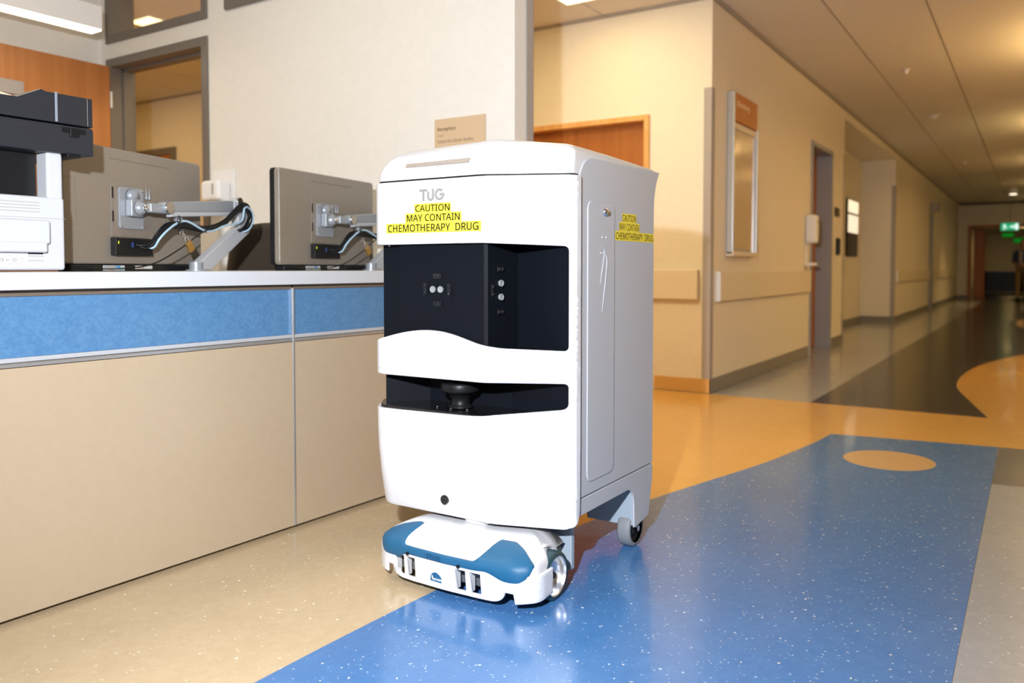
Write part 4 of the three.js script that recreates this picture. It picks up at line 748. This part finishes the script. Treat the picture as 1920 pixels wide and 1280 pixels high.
  const path = (dx, dy, dz) => [[-0.04 + dx, 0.085, 0.028 + dz], [-0.02 + dx, 0.088 + dy, 0.05 + dz], [0.0, 0.12 + dy, 0.072 + dz], [0.03, 0.152 + dy, 0.084 + dz], [0.10, 0.160 + dy, 0.09 + dz], [0.22, 0.152 + dy, 0.096 + dz], [0.32, 0.178 + dy, 0.098 + dz], [0.40, 0.232 + dy, 0.1 + dz], [0.438, 0.252 + dy, 0.101 + dz], [0.468 + dx, 0.245 + dy, 0.1 + dz], [0.482 + dx, 0.21 + dy, 0.099 + dz], [0.452 + dx, 0.168 + dy, 0.096 + dz], [0.425 + dx, 0.145, 0.06]];
  for (const [dx, dy, dz] of [[0, 0, 0], [0.007, -0.008, 0.004], [-0.006, -0.013, -0.003], [0.012, 0.005, -0.005], [-0.014, -0.004, 0.002]]) mesh('cable', tube(path(dx, dy, dz), 0.0036, 80, 7), M.black, cb);
  mesh('pale_cable', tube(path(0.012, -0.012, 0.006).map((p, i) => (i === 4 ? [p[0], p[1] + 0.022, p[2]] : i === 7 ? [p[0] + 0.02, p[1] - 0.03, p[2]] : p)), 0.004, 80, 7), M.cablePale, cb);
  mesh('thin_cable', tube([[0.27, 0.165, 0.105], [0.16, 0.128, 0.112], [0.06, 0.075, 0.11], [-0.05, 0.022, 0.085], [-0.15, 0.008, 0.05], [-0.27, 0.009, 0.03]], 0.0022, 50, 6), M.black, cb);
  return g;
}
function padlock(label, cx, cz, ang) {
  const g = thing('padlock', label, 'padlock', [cx, 0.8662, cz], ang, 'brass padlocks on the monitor arms');
  const k = new THREE.Group(); k.position.set(0.09, 0.098, 0.116); k.rotation.z = 0.62; k.name = 'lock'; g.add(k);
  mesh('lock_body', box(-0.012, 0.012, -0.036, 0, -0.007, 0.007, 0.002), M.brass, k);
  mesh('shackle', tube([[-0.007, -0.004, 0], [-0.007, 0.012, 0], [0, 0.02, 0], [0.007, 0.012, 0], [0.007, -0.004, 0]], 0.0022, 26, 7), M.chrome, k);
  for (let i = 0; i < 7; i++) { const l = mesh('chain_link', new THREE.TorusGeometry(0.0056, 0.0017, 7, 14), i < 5 ? M.black : M.chrome, g); l.position.set(0.05 + (i > 4 ? (i - 4) * 0.012 : 0), 0.178 - i * 0.0098, 0.114); l.rotation.y = (i % 2) * Math.PI / 2; }
  return g;
}
const m1 = [(-2.409 - 2.598) / 2, (-1.296 - 1.907) / 2, turnOf(-0.189, -0.611)], m2 = [-2.4575, -2.425, turnOf(-0.105, -0.647)];
monitor('large grey backed monitor on a bent silver arm beside the printer', ...m1);
monitor('grey backed monitor on a silver arm next to the robot', ...m2);
padlock('brass padlock on a chain below the monitor arm beside the printer', ...m1);
padlock('brass padlock on a chain below the monitor arm next to the robot', ...m2);

// ---------------------------------------------------------------- things on and near the reception wall
{
  const g = thing('wall_sign', 'small tan room sign with brown lettering on the reception wall', 'sign', [-2.18, 1.475, WZ]);
  const tex = canvasTex(768, 560, (c, w, h) => { c.fillStyle = '#cdb291'; c.fillRect(0, 0, w, h); c.fillStyle = '#5b4430'; c.textAlign = 'left'; c.font = 'bold 60px sans-serif'; c.fillText('Reception', 40, 150, 300); c.font = '34px sans-serif'; c.fillText('Level 1', 48, 225, 120); c.font = '58px sans-serif'; c.fillText('Katherine Gibson Rudley', 40, 310, 560); });
  const p = mesh('plate', box(-0.141, 0.141, -0.12, 0.078, 0, 0.008, 0.002), mat(lin(0.60, 0.45, 0.29), 0.5), g);
  const f = mesh('lettering', new THREE.PlaneGeometry(0.276, 0.193), mat(0xffffff, 0.5, { map: tex }), p); f.position.set(0, -0.021, 0.0087);
}
{
  const g = thing('soap_dispenser', 'white soap dispenser with a dark window on the reception wall', 'dispenser', [-3.83, 1.22, WZ]);
  mesh('back_plate', box(-0.08, 0.11, 0.0, 0.2, 0, 0.01, 0.003), M.whitePlain, g);
  mesh('housing', box(-0.07, 0.09, 0.015, 0.14, 0.008, 0.1, 0.025), M.whitePlain, g);
  mesh('level_window', box(0.035, 0.05, 0.06, 0.12, 0.098, 0.102, 0.002), M.guard, g);
  mesh('push_lever', box(-0.06, 0.02, 0.0, 0.03, 0.05, 0.11, 0.006), mat(lin(0.6, 0.45, 0.2), 0.5), g);
}
{
  const g = thing('towel_dispenser', 'white paper towel dispenser below the soap dispenser', 'dispenser', [-3.82, 0.84, WZ]);
  mesh('housing', box(-0.1, 0.08, 0.0, 0.26, 0, 0.1, 0.012), M.whitePlain, g); mesh('chute', box(-0.08, 0.06, -0.02, 0.006, 0.02, 0.09, 0.004), M.guard, g); mesh('paper_tongue', box(-0.05, 0.03, -0.05, 0.01, 0.045, 0.047), M.whitePlain, g);
}
function chair(label, x, z, turn) {
  const g = thing('office_chair', label, 'chair', [x, 0, z], turn);
  M.chairFab = M.chairFab || mat(lin(0.035, 0.024, 0.014), 0.8, { sheen: 0.3 });
  const bs = new THREE.Shape(); bs.moveTo(-0.19, 0); bs.quadraticCurveTo(-0.25, 0.25, -0.2, 0.46); bs.quadraticCurveTo(-0.17, 0.53, 0, 0.53); bs.quadraticCurveTo(0.17, 0.53, 0.2, 0.46); bs.quadraticCurveTo(0.25, 0.25, 0.19, 0); bs.closePath();
  const back = mesh('backrest', extrude(bs, 0.07, 0.025, 4), M.chairFab, g); back.position.set(0, 0.55, -0.24); back.rotation.x = -0.14;
  mesh('seat', box(-0.24, 0.24, 0.42, 0.5, -0.22, 0.26, 0.035), M.chairFab, g);
  for (const s of [-1, 1]) mesh('armrest', merge([tube([[s * 0.22, 0.45, 0], [s * 0.29, 0.5, 0], [s * 0.29, 0.66, 0]], 0.014, 20), box(s * 0.29 - 0.04, s * 0.29 + 0.04, 0.655, 0.69, -0.13, 0.13, 0.014)]), M.black, g);
  mesh('post', cyl(0.026, 0.34, 0, 0.25, 0, 'y', 18), M.black, g);
  for (let i = 0; i < 5; i++) { const a = i * 1.2566; const l = mesh('base_arm', tube([[0, 0.1, 0], [Math.sin(a) * 0.15, 0.09, Math.cos(a) * 0.15], [Math.sin(a) * 0.29, 0.065, Math.cos(a) * 0.29]], 0.016, 10), M.black, g); mesh('castor', cyl(0.028, 0.04, Math.sin(a) * 0.29, 0.028, Math.cos(a) * 0.29, 'x', 16), M.black, l); }
  mesh('back_bar', tube([[0, 0.42, -0.12], [0, 0.4, -0.26], [0, 0.6, -0.29]], 0.018, 16), M.black, g);
  return g;
}
chair('dark brown office chair between the monitors and the reception wall', -3.133, -2.6, -1.9);

// ---------------------------------------------------------------- corridor fittings
{
  const g = thing('wall_directory', 'tall silver framed directory with an orange header on the corridor wall', 'directory', [CX, 0, 0]);
  const z0 = -5.83, z1 = -6.46;
  mesh('side_rail', box(0, 0.055, 0.975, 2.16, z0 - 0.035, z0, 0.008), M.alu, g); mesh('side_rail', box(0, 0.055, 0.975, 2.16, z1, z1 + 0.035, 0.008), M.alu, g);
  const pt = canvasTex(256, 640, (c, w, h) => { c.fillStyle = '#cbb796'; c.fillRect(0, 0, w, h); c.fillStyle = '#b39f7e'; for (let i = 0; i < 6; i++) c.fillRect(40, 60 + i * 16, 150 - (i % 3) * 24, 4); c.fillStyle = '#a89372'; for (let i = 0; i < 4; i++) c.fillRect(40, 190 + i * 22, 60, 5); });
  mesh('panel', box(0.005, 0.03, 1.0, 1.93, z1 + 0.03, z0 - 0.03), mat(lin(0.5, 0.44, 0.34), 0.12), g);
  const pp = mesh('poster', new THREE.PlaneGeometry(0.52, 0.86), mat(0xffffff, 0.12, { map: pt }), g); pp.rotation.y = Math.PI / 2; pp.position.set(0.031, 1.455, (z0 + z1) / 2);
  mesh('bottom_ledge', box(0, 0.06, 0.965, 1.0, z1, z0, 0.006), M.rail, g); mesh('upper_bar', box(0.0, 0.04, 1.90, 1.945, z1 + 0.03, z0 - 0.03, 0.004), M.rail, g);
  const ht = canvasTex(512, 220, (c, w, h) => { c.fillStyle = '#b9722e'; c.fillRect(0, 0, w, h); c.fillStyle = '#f0e3d0'; c.font = 'bold 64px sans-serif'; c.fillText('Directory', 36, 100, 380); c.font = '34px sans-serif'; c.fillStyle = '#d9a46a'; c.fillText('Level 1', 150, 150, 130); });
  const hd = mesh('header', box(0.004, 0.05, 1.95, 2.155, z1 + 0.03, z0 - 0.03, 0.003), mat(lin(0.48, 0.17, 0.03), 0.4), g);
  const hl = mesh('header_lettering', new THREE.PlaneGeometry(0.56, 0.195), mat(0xffffff, 0.4, { map: ht }), hd); hl.rotation.y = Math.PI / 2; hl.position.set(0.0512, 2.052, (z0 + z1) / 2);
}
{
  const g = thing('hand_sanitiser', 'white hand sanitiser dispenser with drip tray beside the corridor door', 'dispenser', [CX, 0, -8.30]);
  mesh('housing', box(0, 0.11, 1.12, 1.4, -0.065, 0.065, 0.03), M.whitePlain, g); mesh('emblem', lathe([[0, 0.003], [0.016, 0.002], [0.018, 0], [0, 0]], 20).rotateZ(-Math.PI / 2).translate(0.109, 1.33, 0), M.guard, g);
  mesh('back_plate', box(0, 0.012, 0.9, 1.14, -0.035, 0.035, 0.004), M.whitePlain, g); mesh('drip_tray', box(0.006, 0.1, 0.9, 0.93, -0.06, 0.06, 0.01), M.whitePlain, g);
}
tag(mesh('door_sign', box(CX, CX + 0.012, 1.46, 1.56, -9.85, -9.62, 0.003), M.black), 'small black room plate beside the corridor door', 'sign');
{ const g = thing('card_reader', 'black card reader below the room plate in the corridor', 'card reader', [CX, 0, -9.78]); mesh('housing', box(0, 0.03, 1.03, 1.22, -0.06, 0.06, 0.008), M.black, g); mesh('face', box(0.028, 0.033, 1.06, 1.19, -0.045, 0.045, 0.003), M.blackGloss, g); }
{
  const g = thing('lit_display_board', 'wall board in the corridor bay with glowing pictures over a black panel', 'display', [-2.395, 0, -13.35]);
  mesh('backing', box(0, 0.03, 1.06, 1.93, -0.45, 0.4, 0.004), M.black, g);
  mesh('upper_panel', box(0.03, 0.034, 1.72, 1.91, -0.43, 0.38), glow(lin(1, 0.85, 0.6), 0.9), g); mesh('lower_panel', box(0.03, 0.034, 1.42, 1.69, -0.43, 0.38), glow(lin(1, 0.9, 0.72), 0.75), g);
  mesh('divider', box(0.03, 0.04, 1.69, 1.72, -0.43, 0.38), M.reveal, g);
}
{ // hold-open door post
  const g = thing('door_post', 'tall grey door post with a closer box on the corridor wall', 'door post', [CX + 0.005, 0, -19.5]);
  mesh('post', box(0, 0.05, 0, 2.12, -0.1, 0.1, 0.004), M.frameBlue, g); mesh('closer_box', box(0, 0.16, 2.08, 2.26, -0.2, 0.16, 0.01), M.guard, g);
}
for (const [x, z, l] of [[-1.053, -8.5, 'small round ceiling sprinkler nearest the directory'], [-1.07, -11.2, 'round white smoke detector on the corridor ceiling'], [-1.07, -16.4, 'small round ceiling sprinkler far down the corridor']]) {
  const g = thing('ceiling_sensor', l, 'detector', [x, CH, z]); const r = z < -11 && z > -12 ? 0.07 : 0.035;
  mesh('base', lathe([[0, -0.012], [r * 0.8, -0.012], [r, -0.006], [r, 0], [0, 0]], 24), M.whitePlain, g); mesh('dome', lathe([[0, -0.045], [r * 0.35, -0.042], [r * 0.5, -0.03], [r * 0.5, -0.012], [0, -0.012]], 20), M.whitePlain, g);
}
{ const g = thing('spot_lamp', 'small bright lamp under the far corridor ceiling', 'lamp', [-0.46, CH, -22.6]); mesh('can', cyl(0.09, 0.12, 0, -0.06, 0, 'y', 20), M.whitePlain, g); mesh('bulb', cyl(0.075, 0.01, 0, -0.124, 0, 'y', 20), glow(WARM_WHITE, 3), g);
  const l = new THREE.SpotLight(WARM, 6, 0, 1.0, 0.6, 2); l.name = 'spot_lamp_light'; l.position.set(-0.46, CH - 0.14, -22.6); l.target.position.set(-0.46, 0, -22.6); l.castShadow = true; scene.add(l, l.target); }
function exitSign(label, x, y, z, w, h, tex, em) {
  const g = thing('exit_sign', label, 'sign', [x, y, z]);
  mesh('housing', box(-w / 2 - 0.015, w / 2 + 0.015, -h / 2 - 0.015, h / 2 + 0.015, -0.05, -0.001, 0.006), M.guard, g);
  const f = mesh('lit_face', new THREE.PlaneGeometry(w, h), new THREE.MeshStandardMaterial({ color: 0x000000, emissive: 0xffffff, emissiveMap: tex, emissiveIntensity: em, roughness: 0.4 }), g); f.position.z = 0.001;
  mesh('hanger', cyl(0.008, Math.max(0.02, 2.7 - y - h / 2), 0, (2.7 - y - h / 2) / 2 + h / 2, -0.025, 'y', 8), M.guard, g);
  return g;
}
const exTex = canvasTex(256, 128, (c, w, h) => { c.fillStyle = '#0c9c66'; c.fillRect(0, 0, w, h); c.fillStyle = '#e9fff6'; c.beginPath(); c.arc(52, 34, 14, 0, 7); c.fill(); c.fillRect(34, 50, 44, 12); c.fillRect(50, 46, 16, 40); c.fillRect(36, 84, 14, 30); c.fillRect(66, 80, 26, 12); c.beginPath(); c.moveTo(130, 54); c.lineTo(168, 54); c.lineTo(168, 34); c.lineTo(200, 64); c.lineTo(168, 94); c.lineTo(168, 74); c.lineTo(130, 74); c.fill(); c.fillRect(204, 14, 44, 100); });
const grTex = canvasTex(64, 32, (c, w, h) => { c.fillStyle = '#067a12'; c.fillRect(0, 0, w, h); c.fillStyle = '#0d9a20'; c.fillRect(6, 8, 52, 16); });
exitSign('green and white running man exit sign above the far opening', -0.60, 2.02, -26.2, 0.42, 0.2, exTex, 1.2);
exitSign('small green sign hanging behind the running man exit sign', -0.80, 2.03, -33, 0.36, 0.15, grTex, 0.5);
exitSign('green sign hanging furthest down the dim corridor', -0.50, 1.98, -38, 0.46, 0.2, grTex, 0.5);
// dim far room
{ const g = thing('reception_desk', 'dark low desk beyond the far corridor opening', 'desk', [-0.75, 0, -34]); mesh('front_panel', box(-1.1, 1.4, 0.02, 0.72, -0.3, 0, 0.01), mat(lin(0.05, 0.02, 0.012), 0.4), g); mesh('desk_top', box(-1.14, 1.44, 0.72, 0.77, -0.34, 0.04, 0.008), mat(lin(0.03, 0.025, 0.03), 0.3), g); }
{ const g = thing('ceiling_slot_lamp', 'warm glowing lamp in the ceiling past the far opening', 'lamp', [-0.75, 2.7, -42]); mesh('diffuser', box(-0.35, 0.35, -0.02, -0.002, -0.5, 0.5), glow(WARM, 3), g); mesh('rim', box(-0.38, 0.38, -0.012, 0, -0.53, 0.53), M.whitePlain, g); rectLight(WARM, 6, 0.7, 1, [-0.75, 2.66, -42], [-0.75, 0, -41.99999], 'far_slot_light'); }
{ const g = thing('door_leaf', 'brown timber door leaf standing open past the far opening', 'door', [-1.9, 0, -30]); mesh('leaf', boxUV(box(0, 0.05, 0.01, 2.05, -0.45, 0.45, 0.004), 1, 0.5), M.woodDark, g); mesh('push_plate', box(0.05, 0.056, 0.9, 1.2, 0.25, 0.38, 0.002), M.alu, g); }

// ---------------------------------------------------------------- person far down the corridor
function sdfMesh(prims, centre, half, res, k = 0.03) {
  const mc = new MarchingCubes(res, new THREE.MeshBasicMaterial(), false, false, 120000); mc.isolation = 0;
  const n = res, hs = n / 2; const a = new THREE.Vector3();
  for (let z = 0; z < n; z++) for (let y = 0; y < n; y++) for (let x = 0; x < n; x++) {
    a.set((x - hs) / hs * half + centre[0], (y - hs) / hs * half + centre[1], (z - hs) / hs * half + centre[2]);
    let d = 1e3;
    for (const [p, q, r0, r1, sx] of prims) { const bx = q[0] - p[0], by = q[1] - p[1], bz = q[2] - p[2], L = bx * bx + by * by + bz * bz || 1e-9; let t = ((a.x - p[0]) * bx + (a.y - p[1]) * by + (a.z - p[2]) * bz) / L; t = Math.max(0, Math.min(1, t)); const dx = (a.x - p[0] - bx * t) / (sx || 1), e = Math.hypot(dx, a.y - p[1] - by * t, a.z - p[2] - bz * t) - (r0 + (r1 - r0) * t); const h = Math.max(0, Math.min(1, 0.5 + 0.5 * (d - e) / k)); d = d * (1 - h) + e * h - k * h * (1 - h); }
    mc.field[x + y * n + z * n * n] = -d;
  }
  mc.update(); const c = mc.count; const g = new THREE.BufferGeometry(); const P = new Float32Array(mc.positionArray.slice(0, c * 3)), N = new Float32Array(mc.normalArray.slice(0, c * 3));
  for (let i = 0; i < c; i++) { P[3 * i] = P[3 * i] * half + centre[0]; P[3 * i + 1] = P[3 * i + 1] * half + centre[1]; P[3 * i + 2] = P[3 * i + 2] * half + centre[2]; }
  g.setAttribute('position', new THREE.BufferAttribute(P, 3)); g.setAttribute('normal', new THREE.BufferAttribute(N, 3)); return g;
}
{
  const g = thing('person', 'person in a dark blue top and khaki trousers standing at the corridor end', 'person', [-0.27, 0, -25.6], -0.25);
  const body = [];
  for (const s of [-1, 1]) {
    body.push([[s * 0.09, 0.86, 0], [s * 0.10, 0.47, 0.015], 0.082, 0.056], [[s * 0.10, 0.47, 0.015], [s * 0.10, 0.09, -0.01], 0.056, 0.04], [[s * 0.10, 0.045, -0.03], [s * 0.115, 0.04, 0.13], 0.045, 0.035]);
    body.push([[s * 0.175, 1.30, 0], [s * 0.225, 1.07, -0.02], 0.05, 0.042], [[s * 0.225, 1.07, -0.02], [s * 0.12, 0.98, 0.17], 0.04, 0.03]);
  }
  body.push([[0, 0.9, 0], [0, 1.1, 0], 0.11, 0.10, 1.35], [[0, 1.1, 0], [0, 1.26, 0], 0.105, 0.11, 1.45], [[-0.11, 1.32, 0], [0.11, 1.32, 0], 0.058, 0.058], [[0, 1.34, 0], [0, 1.45, 0.01], 0.05, 0.046], [[0, 1.51, 0.012], [0, 1.56, 0.0], 0.068, 0.078, 0.9], [[0, 1.49, 0.085], [0, 1.515, 0.088], 0.012, 0.009]);
  const parts = [sdfMesh(body, [0, 0.82, 0.02], 0.86, 96, 0.03)];
  for (const s of [-1, 1]) { const h = [[[s * 0.12, 0.98, 0.17], [s * 0.085, 0.965, 0.235], 0.026, 0.03]]; for (let f = 0; f < 4; f++) { const o = (f - 1.5) * 0.017; h.push([[s * 0.085, 0.965 + o, 0.235], [s * 0.055, 0.955 + o, 0.285], 0.009, 0.009], [[s * 0.055, 0.955 + o, 0.285], [s * 0.02, 0.95 + o, 0.29], 0.0085, 0.0075]); } h.push([[s * 0.1, 0.985, 0.215], [s * 0.065, 1.01, 0.25], 0.011, 0.009]); parts.push(sdfMesh(h, [s * 0.075, 0.97, 0.23], 0.11, 40, 0.008)); }
  const bg = mergeGeometries(parts); const cp = bg.attributes.position, col = new Float32Array(cp.count * 3);
  for (let i = 0; i < cp.count; i++) { const y = cp.getY(i), x = cp.getX(i), z = cp.getZ(i); let c = [0.03, 0.045, 0.11]; if (y < 0.09) c = [0.02, 0.015, 0.012]; else if (y < 0.93 && z < 0.12) c = [0.26, 0.18, 0.07]; else if (y > 1.37) c = [0.30, 0.16, 0.10]; else if (z > 0.12 && y < 1.04) c = [0.30, 0.16, 0.10]; else if (Math.abs(x + 0.02) < 0.035 && z > 0.08) c = [0.45, 0.42, 0.4]; col.set(c, i * 3); }
  bg.setAttribute('color', new THREE.BufferAttribute(col, 3)); mesh('body', bg, mat(0xffffff, 0.75, { vertexColors: true }), g);
  mesh('hair', sdfMesh([[[0, 1.585, -0.015], [0, 1.53, -0.045], 0.076, 0.06, 0.95]], [0, 1.56, -0.02], 0.13, 36, 0.01), mat(lin(0.03, 0.02, 0.015), 0.6), g);
}

renderer.render(scene, camera);
